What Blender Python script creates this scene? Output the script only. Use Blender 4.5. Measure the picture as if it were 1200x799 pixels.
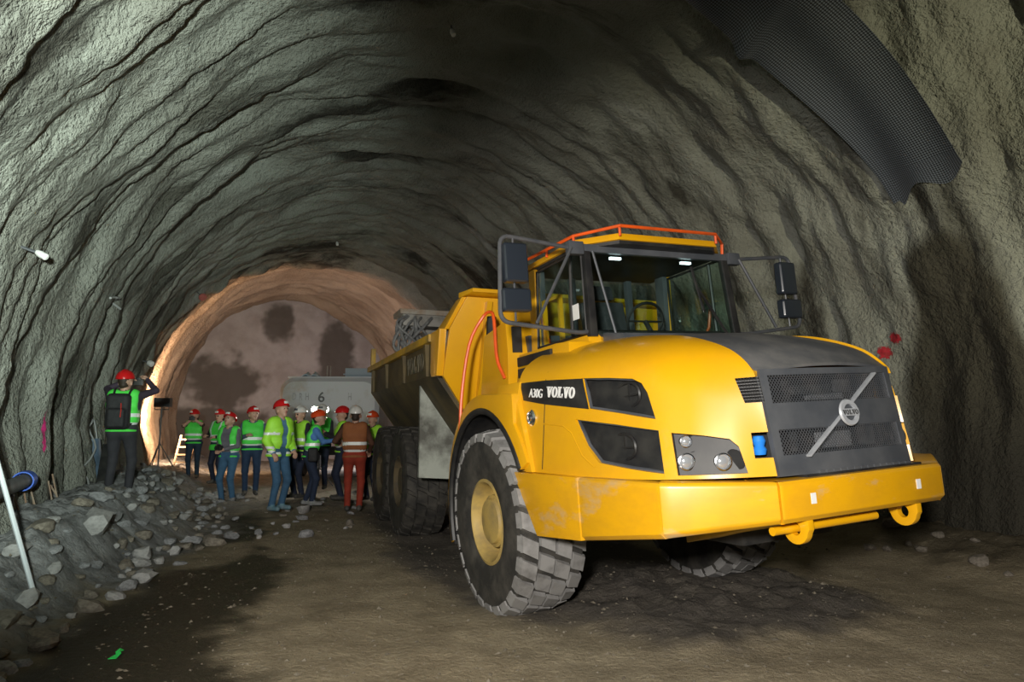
import bpy, bmesh, math, random
import numpy as np
from mathutils import Vector, Matrix

for _o in list(bpy.data.objects):
    bpy.data.objects.remove(_o)
S = bpy.context.scene
COL = S.collection
random.seed(7)
RNG = np.random.default_rng(7)

# ------------------------------------------------------------------ camera
cam_d = bpy.data.cameras.new('camera'); cam = bpy.data.objects.new('camera', cam_d); COL.objects.link(cam)
cam_d.sensor_width = 36.0; cam_d.lens = 780.0 / 1200.0 * 36.0; cam_d.clip_end = 200
cam.location = (0, 0, 1.624); cam.rotation_euler = (math.radians(90 + 7.09), 0, 0)
S.camera = cam
# ------------------------------------------------------------------ world, exposure
W = bpy.data.worlds.new('world'); S.world = W; W.use_nodes = True
W.node_tree.nodes['Background'].inputs[0].default_value = (0.75, 0.9, 1.0, 1)
W.node_tree.nodes['Background'].inputs[1].default_value = 0.02
S.view_settings.view_transform = 'Standard'; S.view_settings.look = 'None'
S.view_settings.gamma = 1.0; S.view_settings.exposure = 0.0; S.view_settings.use_curve_mapping = False
# ------------------------------------------------------------------ lamps of the work site (behind the photographer and in the tunnel)
def lamp(name, kind, loc, target, power, col, size=0.3, angle=100, blend=0.8):
    d = bpy.data.lights.new(name, kind); o = bpy.data.objects.new(name, d); COL.objects.link(o)
    d.energy = power; d.color = col
    d.shadow_soft_size = size
    if kind == 'SPOT':
        d.spot_size = math.radians(angle); d.spot_blend = blend
    o.location = loc
    o.rotation_euler = (Vector(target) - Vector(loc)).to_track_quat('-Z', 'Y').to_euler()
    return o
lamp('floodlight_main', 'SPOT', (-0.5, -1.0, 2.25), (1.4, 8.0, 0.2), 2080, (1.0, 0.95, 0.88), 0.18, 76, 0.5)
lamp('floodlight_green', 'SPOT', (-0.5, 0.1, 2.0), (-6.6, 7.4, 4.6), 4500, (0.87, 1.0, 0.90), 0.08, 72, 0.9)
lamp('floodlight_side', 'SPOT', (5.6, 0.4, 1.5), (5.9, 8.2, 4.9), 1350, (1.0, 0.94, 0.64), 0.07, 56, 0.8)
lamp('floodlight_far', 'POINT', (-5.6, 24.4, 1.6), (-6.5, 22, 3), 190, (0.95, 0.92, 1.0), 0.3)

# ------------------------------------------------------------------ numpy noise
_perm = RNG.permutation(256); _perm = np.r_[_perm, _perm, _perm]
_grad = RNG.normal(size=(256, 3)); _grad /= np.linalg.norm(_grad, axis=1)[:, None]
def noise(x, y, z=0.0):
    x, y, z = np.broadcast_arrays(np.asarray(x, float), np.asarray(y, float), np.asarray(z, float))
    xi, yi, zi = np.floor(x).astype(int), np.floor(y).astype(int), np.floor(z).astype(int)
    xf, yf, zf = x - xi, y - yi, z - zi
    u, v, w = [t * t * t * (t * (t * 6 - 15) + 10) for t in (xf, yf, zf)]
    def g(a, b, c):
        h = _perm[_perm[_perm[(xi + a) & 255] + ((yi + b) & 255)] + ((zi + c) & 255)]
        q = _grad[h]
        return q[..., 0] * (xf - a) + q[..., 1] * (yf - b) + q[..., 2] * (zf - c)
    l = lambda a, b, t: a + (b - a) * t
    return 1.6 * l(l(l(g(0,0,0), g(1,0,0), u), l(g(0,1,0), g(1,1,0), u), v), l(l(g(0,0,1), g(1,0,1), u), l(g(0,1,1), g(1,1,1), u), v), w)
def sstep(a, b, x):
    t = np.clip((np.asarray(x, float) - a) / (b - a), 0, 1); return t * t * (3 - 2 * t)

# ------------------------------------------------------------------ materials
MATS = {}
def mat(name, c1, c2=None, scale=4.0, rough=0.6, metal=0.0, bump=0.0, bscale=40.0, lo=0.4, hi=0.65, detail=6.0, coat=0.0, emit=None, spec=0.5, c3=None, s3=1.0, lo3=0.5, hi3=0.7, rough3=None, stretch=None):
    m = bpy.data.materials.new(name); m.use_nodes = True; MATS[name] = m
    nt = m.node_tree; N = nt.nodes; L = nt.links; b = N['Principled BSDF']
    b.inputs['Roughness'].default_value = rough; b.inputs['Metallic'].default_value = metal
    b.inputs['Specular IOR Level'].default_value = spec
    b.inputs['Coat Weight'].default_value = coat; b.inputs['Coat Roughness'].default_value = 0.15
    b.inputs['Base Color'].default_value = (*c1, 1)
    tc = N.new('ShaderNodeTexCoord'); src = tc.outputs['Object']
    if stretch:
        mp = N.new('ShaderNodeMapping'); mp.inputs['Scale'].default_value = stretch; L.new(src, mp.inputs[0]); src = mp.outputs[0]
    def nz(sc, lo, hi, det):
        n = N.new('ShaderNodeTexNoise'); n.inputs['Scale'].default_value = sc; n.inputs['Detail'].default_value = det; n.inputs['Roughness'].default_value = 0.6
        L.new(src, n.inputs['Vector'])
        r = N.new('ShaderNodeMapRange'); r.inputs[1].default_value = lo; r.inputs[2].default_value = hi; L.new(n.outputs[0], r.inputs[0])
        return n, r
    col = None
    if c2 is not None:
        n, r = nz(scale, lo, hi, detail)
        mx = N.new('ShaderNodeMix'); mx.data_type = 'RGBA'; mx.inputs[6].default_value = (*c1, 1); mx.inputs[7].default_value = (*c2, 1)
        L.new(r.outputs[0], mx.inputs[0]); col = mx.outputs[2]
    if c3 is not None:
        n, r = nz(s3, lo3, hi3, detail)
        mx = N.new('ShaderNodeMix'); mx.data_type = 'RGBA'; mx.inputs[7].default_value = (*c3, 1)
        if col is not None: L.new(col, mx.inputs[6])
        else: mx.inputs[6].default_value = (*c1, 1)
        L.new(r.outputs[0], mx.inputs[0]); col = mx.outputs[2]
        if rough3 is not None:
            mr = N.new('ShaderNodeMix'); mr.inputs[2].default_value = rough; mr.inputs[3].default_value = rough3
            L.new(r.outputs[0], mr.inputs[0]); L.new(mr.outputs[0], b.inputs['Roughness'])
    if col is not None: L.new(col, b.inputs['Base Color'])
    if bump:
        n = N.new('ShaderNodeTexNoise'); n.inputs['Scale'].default_value = bscale; n.inputs['Detail'].default_value = 4
        L.new(src, n.inputs['Vector'])
        bp = N.new('ShaderNodeBump'); bp.inputs['Strength'].default_value = bump; bp.inputs['Distance'].default_value = 1.0 / bscale
        L.new(n.outputs[0], bp.inputs['Height']); L.new(bp.outputs[0], b.inputs['Normal'])
    if emit:
        b.inputs['Emission Color'].default_value = (*emit[0], 1); b.inputs['Emission Strength'].default_value = emit[1]
    return m
def glass(name, tint, refl=0.06, trans=0.85):
    m = bpy.data.materials.new(name); m.use_nodes = True; MATS[name] = m
    nt = m.node_tree; N = nt.nodes; L = nt.links; N.remove(N['Principled BSDF'])
    t = N.new('ShaderNodeBsdfTransparent'); t.inputs[0].default_value = (*tint, 1)
    g = N.new('ShaderNodeBsdfGlossy'); g.inputs['Roughness'].default_value = 0.04; g.inputs[0].default_value = (1, 1, 1, 1)
    lw = N.new('ShaderNodeLayerWeight'); lw.inputs[0].default_value = 0.5
    pw = N.new('ShaderNodeMath'); pw.operation = 'POWER'; pw.inputs[1].default_value = 5.0; L.new(lw.outputs['Facing'], pw.inputs[0])
    f = N.new('ShaderNodeMath'); f.operation = 'MULTIPLY_ADD'; f.inputs[1].default_value = 0.92; f.inputs[2].default_value = 0.04; L.new(pw.outputs[0], f.inputs[0])
    mx = N.new('ShaderNodeMixShader'); L.new(f.outputs[0], mx.inputs[0]); L.new(t.outputs[0], mx.inputs[1]); L.new(g.outputs[0], mx.inputs[2])
    L.new(mx.outputs[0], N['Material Output'].inputs[0])
    return m
M_YEL = mat('yellow_paint', (0.76, 0.385, 0.004), (0.70, 0.35, 0.008), 2.0, 0.34, 0, 0.02, 120, coat=0.35, c3=(0.50, 0.36, 0.13), s3=3.0, lo3=0.66, hi3=0.95, rough3=0.6)
M_YELD = mat('yellow_dirty', (0.62, 0.36, 0.02), (0.20, 0.14, 0.05), 2.5, 0.55, 0, 0.05, 60, 0.42, 0.7)
M_YELB = mat('yellow_bumper', (0.76, 0.385, 0.005), (0.66, 0.33, 0.01), 3.0, 0.36, 0, 0.02, 90, coat=0.2, c3=(0.45, 0.36, 0.24), s3=2.2, lo3=0.56, hi3=0.74, rough3=0.7, stretch=(1, 1, 2.2))
M_BODY = mat('body_grime_shade', (0.13, 0.095, 0.035), (0.03, 0.026, 0.018), 1.6, 0.7, 0, 0.08, 40, 0.35, 0.65)  # dirt on yellow, darkened further for the unlit body side
M_RIM = mat('rim_paint', (0.50, 0.35, 0.10), (0.30, 0.22, 0.09), 5, 0.6)
M_TYRE = mat('tyre_rubber', (0.022, 0.021, 0.019), (0.07, 0.064, 0.054), 5, 0.82, 0, 0.1, 60)
M_TREAD = mat('tread_rubber', (0.26, 0.255, 0.25), (0.12, 0.115, 0.11), 6, 0.72, 0, 0.08, 70, 0.45, 0.75)
M_DGREY = mat('charcoal_panel', (0.060, 0.066, 0.076), (0.095, 0.10, 0.108), 3, 0.45, 0, 0.03, 90)
M_HOODTOP = mat('dusty_charcoal', (0.085, 0.09, 0.098), (0.25, 0.24, 0.22), 2.2, 0.6, 0, 0.04, 80, 0.40, 0.75)
M_BLACK = mat('black_plastic', (0.012, 0.012, 0.013), (0.03, 0.029, 0.027), 6, 0.5)
M_DARK = mat('black_interior', (0.006, 0.006, 0.007), None, rough=0.8)
M_FRAME = mat('dark_steel', (0.075, 0.082, 0.092), (0.11, 0.11, 0.115), 8, 0.45, 0.2)
M_MIRR = mat('mirror_shell', (0.020, 0.026, 0.036), None, rough=0.3, spec=0.7)
M_CHROME = mat('chrome', (0.75, 0.77, 0.80), None, rough=0.22, metal=1.0)
M_ALU = mat('brushed_aluminium', (0.66, 0.69, 0.73), (0.55, 0.57, 0.61), 10, 0.42, 0.45)
M_LENS = mat('lamp_lens', (0.62, 0.66, 0.70), None, rough=0.12, metal=0.6, spec=0.8)
M_ORANGE = mat('orange_rail', (0.85, 0.11, 0.012), (0.65, 0.09, 0.012), 6, 0.4)
M_WHITE = mat('white_print', (0.82, 0.82, 0.80), None, rough=0.5)
M_FADED = mat('faded_print', (0.17, 0.15, 0.10), (0.05, 0.045, 0.03), 9, 0.7)
M_GLASS = glass('cab_glass', (0.88, 0.96, 0.94))
M_GRGLASS = glass('lamp_glass', (0.85, 0.9, 0.92))
M_BLUE = mat('blue_cap', (0.02, 0.22, 0.75), None, rough=0.4)
M_ENGINE = mat('engine_grey', (0.16, 0.165, 0.17), (0.04, 0.04, 0.04), 8, 0.6, 0.2)
M_MUD = mat('mud_guard', (0.40, 0.43, 0.38), (0.10, 0.10, 0.085), 1.6, 0.75, 0, 0.05, 50, 0.48, 0.66)
M_SEAT = mat('seat_cloth', (0.03, 0.032, 0.036), (0.05, 0.05, 0.055), 20, 0.85)
M_GSTEEL = mat('worn_grey_steel', (0.33, 0.32, 0.29), (0.16, 0.15, 0.13), 4, 0.55, 0.2, 0.05, 50)
M_HOSE = mat('hose_rubber', (0.16, 0.165, 0.17), (0.30, 0.30, 0.29), 9, 0.55)
M_TANK = mat('tank_paint', (0.55, 0.57, 0.60), (0.40, 0.36, 0.30), 1.3, 0.5, 0, 0.03, 40, 0.5, 0.72, c3=(0.42, 0.22, 0.06), s3=0.7, lo3=0.62, hi3=0.8)

# ------------------------------------------------------------------ mesh builder
def link(o, parent=None, M=None):
    COL.objects.link(o)
    if parent is not None: o.parent = parent
    if M is not None: o.matrix_local = M
    return o
def finish(me, mats, ang=35):
    for m in (mats if isinstance(mats, (list, tuple)) else [mats]): me.materials.append(m)
    if ang is not None:
        me.polygons.foreach_set('use_smooth', [True] * len(me.polygons))
        try: me.set_sharp_from_angle(angle=math.radians(ang))
        except Exception: pass
    me.update()
class MB:
    def __init__(s): s.v = []; s.f = []; s.m = []
    def add(s, v, f, m=0):
        n = len(s.v); s.v += [tuple(map(float, p)) for p in v]; s.f += [tuple(i + n for i in q) for q in f]; s.m += [m] * len(f); return s
    def box(s, c, d, R=None, m=0):
        c = np.array(c, float); h = np.array(d, float) / 2
        P = np.array([(x, y, z) for x in (-1, 1) for y in (-1, 1) for z in (-1, 1)], float) * h
        if R is not None: P = P @ np.array(R).T
        return s.add(P + c, [(0,1,3,2),(4,6,7,5),(0,4,5,1),(2,3,7,6),(0,2,6,4),(1,5,7,3)], m)
    def bb(s, lo, hi, m=0):
        lo = np.array(lo, float); hi = np.array(hi, float); return s.box((lo + hi) / 2, hi - lo, None, m)
    def bar(s, a, b, w, t, up=(0, 0, 1), m=0):
        a = Vector(a); b = Vector(b); d = (b - a); L = d.length; d.normalize()
        x = d.cross(Vector(up)); x = x.normalized() if x.length > 1e-6 else Vector((1, 0, 0)); y = x.cross(d)
        R = np.array([list(d), list(x), list(y)]).T
        return s.box((a + b) / 2, (L, w, t), R, m)
    def loops(s, A, B, m=0, cap=True):
        n = len(A); f = [(i, (i + 1) % n, n + (i + 1) % n, n + i) for i in range(n)]
        if cap: f += [tuple(range(n - 1, -1, -1)), tuple(range(n, 2 * n))]
        return s.add(list(A) + list(B), f, m)
    def prism(s, poly, axis, a, b, m=0):
        k = 'XYZ'.index(axis)
        def lift(p, t): q = list(p); q.insert(k, t); return q
        return s.loops([lift(p, a) for p in poly], [lift(p, b) for p in poly], m)
    def tube(s, path, r, n=8, closed=False, m=0, cap=True):
        P = [Vector(p) for p in path]; K = len(P); rr = r if isinstance(r, (list, tuple)) else [r] * K
        u = None; V = []
        for i in range(K):
            if closed: d = (P[(i + 1) % K] - P[i - 1])
            else: d = (P[min(i + 1, K - 1)] - P[max(i - 1, 0)])
            d.normalize()
            if u is None:
                u = d.orthogonal().normalized()
            u = (u - d * u.dot(d)); u = u.normalized() if u.length > 1e-5 else d.orthogonal().normalized()
            w = d.cross(u)
            for j in range(n):
                a = 2 * math.pi * j / n; V.append(P[i] + (u * math.cos(a) + w * math.sin(a)) * rr[i])
        F = []
        for i in range(K if closed else K - 1):
            for j in range(n):
                F.append((i * n + j, i * n + (j + 1) % n, ((i + 1) % K) * n + (j + 1) % n, ((i + 1) % K) * n + j))
        if not closed and cap: F += [tuple(range(n - 1, -1, -1)), tuple((K - 1) * n + j for j in range(n))]
        return s.add(V, F, m)
    def lathe(s, prof, o=(0, 0, 0), ax=(0, 0, 1), n=24, m=0):
        d = Vector(ax).normalized(); u = d.orthogonal().normalized(); w = d.cross(u); o = Vector(o); V = []; F = []
        for (r, h) in prof:
            for j in range(n):
                a = 2 * math.pi * j / n; V.append(o + d * h + (u * math.cos(a) + w * math.sin(a)) * max(r, 1e-4))
        K = len(prof)
        for i in range(K - 1):
            for j in range(n): F.append((i * n + j, i * n + (j + 1) % n, (i + 1) * n + (j + 1) % n, (i + 1) * n + j))
        return s.add(V, F, m)
    def grid(s, G, m=0, flip=False):
        a, b = G.shape[:2]; F = []
        for i in range(a - 1):
            for j in range(b - 1):
                q = (i * b + j, (i + 1) * b + j, (i + 1) * b + j + 1, i * b + j + 1); F.append(q[::-1] if flip else q)
        return s.add(G.reshape(-1, 3), F, m)
    def mirrorY(s):
        t = MB(); t.v = [(x, -y, z) for x, y, z in s.v]; t.f = [q[::-1] for q in s.f]; t.m = list(s.m); return t
    def mesh(s, name, mats, bevel=0.0, seg=2, ang=35, solid=0.0):
        me = bpy.data.meshes.new(name); me.from_pydata(s.v, [], s.f); me.polygons.foreach_set('material_index', s.m)
        bm = bmesh.new(); bm.from_mesh(me)
        bmesh.ops.recalc_face_normals(bm, faces=bm.faces) if not solid else None
        if solid:
            bmesh.ops.solidify(bm, geom=bm.faces[:], thickness=solid)
        if bevel:
            E = [e for e in bm.edges if len(e.link_faces) == 2 and e.calc_face_angle(0) > math.radians(28)]
            bmesh.ops.bevel(bm, geom=E, offset=bevel, segments=seg, affect='EDGES', profile=0.7, clamp_overlap=True)
        bm.to_mesh(me); bm.free()
        finish(me, mats, ang); return me
    def build(s, name, mats, parent=None, M=None, bevel=0.0, seg=2, ang=35, solid=0.0):
        return link(bpy.data.objects.new(name, s.mesh(name, mats, bevel, seg, ang, solid)), parent, M)
def tag(o, label=None, cat=None, group=None, kind=None):
    if label: o['label'] = label
    if cat: o['category'] = cat
    if group: o['group'] = group
    if kind: o['kind'] = kind
    return o
def empty(name, loc=(0, 0, 0), rz=0, label=None, cat=None, group=None, M=None):
    o = bpy.data.objects.new(name, None); COL.objects.link(o); o.empty_display_size = 0.2
    if M is not None: o.matrix_world = M
    else: o.location = loc; o.rotation_euler = (0, 0, rz)
    return tag(o, label, cat, group)
def text_mesh(txt, size, ext=0.004, bold=0.0):
    c = bpy.data.curves.new('txt', 'FONT'); c.body = txt; c.size = size; c.extrude = ext; c.offset = bold; c.align_x = 'CENTER'; c.align_y = 'CENTER'
    o = bpy.data.objects.new('txt', c); COL.objects.link(o); dg = bpy.context.evaluated_depsgraph_get(); dg.update()
    me = bpy.data.meshes.new_from_object(o.evaluated_get(dg)); bpy.data.objects.remove(o); return me
def text(name, txt, size, m, parent, o, ex, ey, ext=0.004, bold=0.0, sx=1.0, M=None):
    me = text_mesh(txt, size, ext, bold); me.materials.clear(); me.materials.append(m)
    ex = Vector(ex).normalized(); ey = Vector(ey); ey = (ey - ex * ey.dot(ex)).normalized(); ez = ex.cross(ey)
    A = Matrix(((ex.x * sx, ey.x, ez.x, o[0]), (ex.y * sx, ey.y, ez.y, o[1]), (ex.z * sx, ey.z, ez.z, o[2]), (0, 0, 0, 1)))
    me.transform(A)
    return link(bpy.data.objects.new(name, me), parent, M)

def slab_text(name, txt, h, m, parent, o, ex, ey, ext=.003, sx=1.0, M=None):
    b = MB(); x0 = 0.0; P2 = []
    def poly(p):
        p = [(x + x0, y) for x, y in p]; b.loops([(x, y, -ext) for x, y in p], [(x, y, ext) for x, y in p])
    def rect(x1, y1, x2, y2): poly([(x1, y1), (x2, y1), (x2, y2), (x1, y2)])
    for c in txt:
        if c == 'V':
            poly([(.07, 1), (.38, 1), (.57, .34), (.74, 1), (.92, 1), (.62, 0), (.40, 0)]); rect(-.02, .87, .47, 1); rect(.62, .87, 1.02, 1); x0 += 1.0
        elif c == 'O':
            n = 28; V = []; F = []
            for i in range(n):
                t = 2 * math.pi * i / n
                for r1, r2 in ((.49, .51), (.20, .37)):
                    for z in (-ext, ext): V.append((x0 + .5 + r1 * math.cos(t), .5 + r2 * math.sin(t), z))
            for i in range(n):
                a, c2 = i * 4, ((i + 1) % n) * 4; F += [(a, c2, c2 + 1, a + 1), (a + 2, a + 3, c2 + 3, c2 + 2), (a + 1, c2 + 1, c2 + 3, a + 3), (a, a + 2, c2 + 2, c2)]
            b.add(V, F); x0 += 1.06
        elif c == 'L':
            rect(.12, 0, .42, 1); rect(0, .87, .56, 1); rect(0, 0, .88, .14); rect(.74, 0, .88, .38); x0 += .96
    w = x0
    ex = Vector(ex).normalized(); ey = Vector(ey); ey = (ey - ex * ey.dot(ex)).normalized(); ez = ex.cross(ey); o = Vector(o)
    b.v = [tuple(o + ex * ((x - w / 2) * h * sx) + ey * ((y - .5) * h) + ez * z) for x, y, z in b.v]
    return b.build(name, m, parent, M, ang=None)

# ------------------------------------------------------------------ the tunnel
AX = math.radians(24.7)
T_O = np.array([0.25, 8.0]); T_A = np.array([-math.sin(AX), math.cos(AX)]); T_N = np.array([math.cos(AX), math.sin(AX)])
Z0 = 1.6; RV = 5.4; S0, S1 = -11.0, 24.6
def t_w(s): return 5.45 - 0.65 * np.clip(np.asarray(s) / 24.0, 0, 1.1)
ARC = 2 * 2.1 + math.pi * RV
def ring_s(a): return 10.9 + 4.6 * np.clip((np.asarray(a) - 3.0) / 6.5, 0, 1)
def t_disp(s, a):
    # a: arc length from the left floor edge; relief of sprayed concrete over ribs: ridges run round the arch
    w = 0.55 * noise(s * 0.25, a * 0.14, 3.1) + 0.16 * noise(s * 0.8, a * 0.6, 7.7)
    up = sstep(2.5, 6.5, a) * sstep(ARC - 2.0, ARC - 6.0, a)      # lumpier towards the crown, fluted lower down
    big = noise((s + w) * 0.62, a * 0.16, 0.5); mid = noise((s + w) * 1.35, a * 0.30, 1.5); sm = noise((s + w) * 2.9, a * 0.55, 2.5)
    lump = noise((s + w) * 1.9, a * 0.85, 12.5); l2 = noise((s + w) * 4.2, a * 1.3, 13.5)
    d = 0.26 * big - 0.16 * np.abs(big) + 0.17 * mid - 0.18 * np.clip(mid - .12, 0, 1) + 0.10 * sm - 0.10 * np.clip(-sm - .15, 0, 1)
    d += up * (0.13 * lump - 0.13 * np.clip(lump - .18, 0, 1) + 0.055 * l2)
    d += 0.040 * noise((s + w) * 5.2, a * 0.45, 8.5) + 0.045 * noise(s * 2.6, a * 1.6, 4.5) + 0.024 * noise(s * 6.5, a * 5.0, 5.5) + 0.014 * noise(s * 13, a * 12, 6.5)
    d += 0.10 * np.exp(-((s - ring_s(a)) / 0.25) ** 2) + 0.22 * np.exp(-((s - 24.0) / 0.25) ** 2) - 0.10 * sstep(0, .6, s - ring_s(a))
    return d
def t_point(s, a, off=0.0):
    s = np.asarray(s, float); a = np.asarray(a, float)
    w = t_w(s); d = t_disp(s, a) + off
    th = np.clip((a - 2.1) / RV, 0, math.pi)
    nx = -np.cos(th); nz = np.sin(th)
    low = np.where(a < 2.1, a - 2.1, np.where(a > ARC - 2.1, ARC - 2.1 - a, 0))
    l = nx * w * (1 + 0.035 * low) - nx * d
    z = Z0 + low + nz * RV - nz * d
    return np.stack([T_O[0] + T_A[0] * s + T_N[0] * l, T_O[1] + T_A[1] * s + T_N[1] * l, z], -1)
def ang2arc(deg): return 2.1 + RV * math.radians(180 - deg)

def lining_mat():
    m = bpy.data.materials.new('sprayed_concrete'); m.use_nodes = True; nt = m.node_tree; N = nt.nodes; L = nt.links; b = N['Principled BSDF']
    tc = N.new('ShaderNodeTexCoord'); src = tc.outputs['Object']
    def nz(sc, det=5, ro=0.6, vec=None):
        n = N.new('ShaderNodeTexNoise'); n.inputs['Scale'].default_value = sc; n.inputs['Detail'].default_value = det; n.inputs['Roughness'].default_value = ro; L.new(vec or src, n.inputs['Vector']); return n.outputs[0]
    def rng(x, a, c):
        r = N.new('ShaderNodeMapRange'); r.inputs[1].default_value = a; r.inputs[2].default_value = c; L.new(x, r.inputs[0]); return r.outputs[0]
    def mix(f, c1, c2):
        q = N.new('ShaderNodeMix'); q.data_type = 'RGBA'; L.new(f, q.inputs[0])
        for i, c in ((6, c1), (7, c2)):
            if isinstance(c, tuple): q.inputs[i].default_value = (*c, 1)
            else: L.new(c, q.inputs[i])
        return q.outputs[2]
    at = N.new('ShaderNodeAttribute'); at.attribute_name = 'ring'; ring = at.outputs['Vector']
    base = mix(rng(nz(0.9), 0.35, 0.65), (0.28, 0.29, 0.255), (0.20, 0.20, 0.172))
    damp = mix(rng(nz(0.55, 6, 0.65, ring), 0.53, 0.62), base, (0.045, 0.042, 0.034))
    pale = mix(rng(nz(0.8, 5, 0.6, ring), 0.60, 0.74), damp, (0.38, 0.39, 0.37))
    st = N.new('ShaderNodeAttribute'); st.attribute_name = 'warm_light_dark'
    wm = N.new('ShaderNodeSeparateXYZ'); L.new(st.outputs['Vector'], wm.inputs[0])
    col = mix(wm.outputs[0], pale, mix(rng(nz(1.2, 5, .6, ring), 0.4, 0.65), (0.40, 0.31, 0.235), (0.25, 0.18, 0.13)))  # brown tint paints the work lamp's warm light into the lining
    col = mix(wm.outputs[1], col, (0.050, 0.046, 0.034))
    L.new(col, b.inputs['Base Color']); b.inputs['Roughness'].default_value = 0.85; b.inputs['Specular IOR Level'].default_value = 0.3
    bp = N.new('ShaderNodeBump'); bp.inputs['Strength'].default_value = 1.0; bp.inputs['Distance'].default_value = 0.06
    L.new(nz(15, 3, 0.6), bp.inputs['Height'])
    bp2 = N.new('ShaderNodeBump'); bp2.inputs['Strength'].default_value = 0.5; bp2.inputs['Distance'].default_value = 0.012
    L.new(nz(60, 2), bp2.inputs['Height']); L.new(bp.outputs[0], bp2.inputs['Normal']); L.new(bp2.outputs[0], b.inputs['Normal'])
    return m
M_LINING = lining_mat()
def s_line():
    a = np.arange(S0, 14.0, 0.055); b = np.arange(14.0, S1, 0.08); return np.r_[a, b]
SL = s_line()
def lining(name, a0, a1):
    A = np.linspace(a0, a1, int((a1 - a0) / 0.058))
    ss, aa = np.meshgrid(SL, A, indexing='ij')
    P = t_point(ss, aa); n, k = ss.shape
    idx = np.arange(n * k).reshape(n, k)
    F = np.stack([idx[:-1, :-1], idx[:-1, 1:], idx[1:, 1:], idx[1:, :-1]], -1).reshape(-1, 4)
    me = bpy.data.meshes.new(name)
    me.vertices.add(n * k); me.vertices.foreach_set('co', P.reshape(-1))
    me.loops.add(F.size); me.loops.foreach_set('vertex_index', F.reshape(-1).astype(np.int32))
    me.polygons.add(len(F)); me.polygons.foreach_set('loop_start', np.arange(0, F.size, 4, dtype=np.int32))
    me.update(calc_edges=True); me.validate()
    at = me.attributes.new('ring', 'FLOAT_VECTOR', 'POINT')
    at.data.foreach_set('vector', np.stack([ss * 1.25, aa * 0.30, 0 * ss], -1).reshape(-1))
    wr = sstep(-.3, .4, ss - ring_s(aa) + 0.25 * noise(ss * 2, aa * 2, 9.0))  # mask of the painted lamp light, past its slanted edge
    at = me.attributes.new('warm_light_dark', 'FLOAT_VECTOR', 'POINT'); zz = P[..., 2]; right = sstep(ARC * .6, ARC * .62, aa)
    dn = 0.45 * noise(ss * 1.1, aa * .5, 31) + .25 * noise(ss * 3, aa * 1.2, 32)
    dp = right * sstep(.0, .22, 1 - np.sqrt(((ss + 1.75) / .95) ** 2 + ((zz - 1.4) / 2.9) ** 2) + .55 * dn)  # right wall: wet patch with the truck's shadow put into its colour
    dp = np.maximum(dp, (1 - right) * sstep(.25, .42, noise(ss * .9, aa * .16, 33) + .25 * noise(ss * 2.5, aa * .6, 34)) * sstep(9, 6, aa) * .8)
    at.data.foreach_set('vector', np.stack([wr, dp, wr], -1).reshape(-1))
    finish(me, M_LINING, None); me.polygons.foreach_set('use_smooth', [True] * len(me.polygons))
    return tag(link(bpy.data.objects.new(name, me)), kind='structure')
cut1, cut2 = ang2arc(140), ang2arc(40)
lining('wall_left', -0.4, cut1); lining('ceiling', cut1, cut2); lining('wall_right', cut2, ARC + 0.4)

# end wall: the closed face at the far end
def end_mat():
    m = mat('face_plaster', (0.36, 0.335, 0.345), (0.28, 0.25, 0.25), 1.2, 0.8, 0, 0.05, 20)
    nt = m.node_tree; N = nt.nodes; L = nt.links; b = N['Principled BSDF']
    old = b.inputs['Base Color'].links[0].from_socket
    at = N.new('ShaderNodeAttribute'); at.attribute_name = 'stain'
    mx = N.new('ShaderNodeMix'); mx.data_type = 'RGBA'; L.new(old, mx.inputs[6]); mx.inputs[7].default_value = (0.055, 0.045, 0.038, 1)
    sp = N.new('ShaderNodeSeparateXYZ'); L.new(at.outputs['Vector'], sp.inputs[0]); L.new(sp.outputs[0], mx.inputs[0]); L.new(mx.outputs[2], b.inputs['Base Color'])
    return m
def end_wall():
    l = np.linspace(-5.3, 5.3, 170); z = np.linspace(-0.5, 7.4, 130); ll, zz = np.meshgrid(l, z, indexing='ij')
    s = 24.2 + 0.05 * noise(ll * 0.8, zz * 0.8, 1) + 0.02 * noise(ll * 4, zz * 4, 2)
    P = np.stack([T_O[0] + T_A[0] * s + T_N[0] * ll, T_O[1] + T_A[1] * s + T_N[1] * ll, zz], -1)
    nz_ = 0.55 * noise(ll * 0.9, zz * 0.9, 5) + 0.35 * noise(ll * 2.4, zz * 2.4, 6) + .15 * noise(ll * 6, zz * 6, 6)
    st = np.zeros_like(ll)
    for (cl, cz, rl, rz) in ((-2.9, 3.3, 1.7, 1.3), (-3.2, 1.2, 2.6, 1.5), (-0.7, 6.1, 0.7, 1.0), (1.9, 4.6, 0.9, 2.0), (1.3, 2.8, 1.4, 0.8), (3.6, 3.3, 0.7, 0.5)):
        e = 1 - np.sqrt(((ll - cl) / rl) ** 2 + ((zz - cz) / rz) ** 2) + 0.55 * nz_
        st = np.maximum(st, sstep(-0.12, 0.30, e))
    b = MB(); b.grid(P); o = b.build('wall_end', end_mat(), ang=None)
    o.data.polygons.foreach_set('use_smooth', [True] * len(o.data.polygons))
    at = o.data.attributes.new('stain', 'FLOAT_VECTOR', 'POINT'); at.data.foreach_set('vector', np.stack([st * .85] * 3, -1).reshape(-1))
    tag(o, kind='structure')
end_wall()

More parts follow.
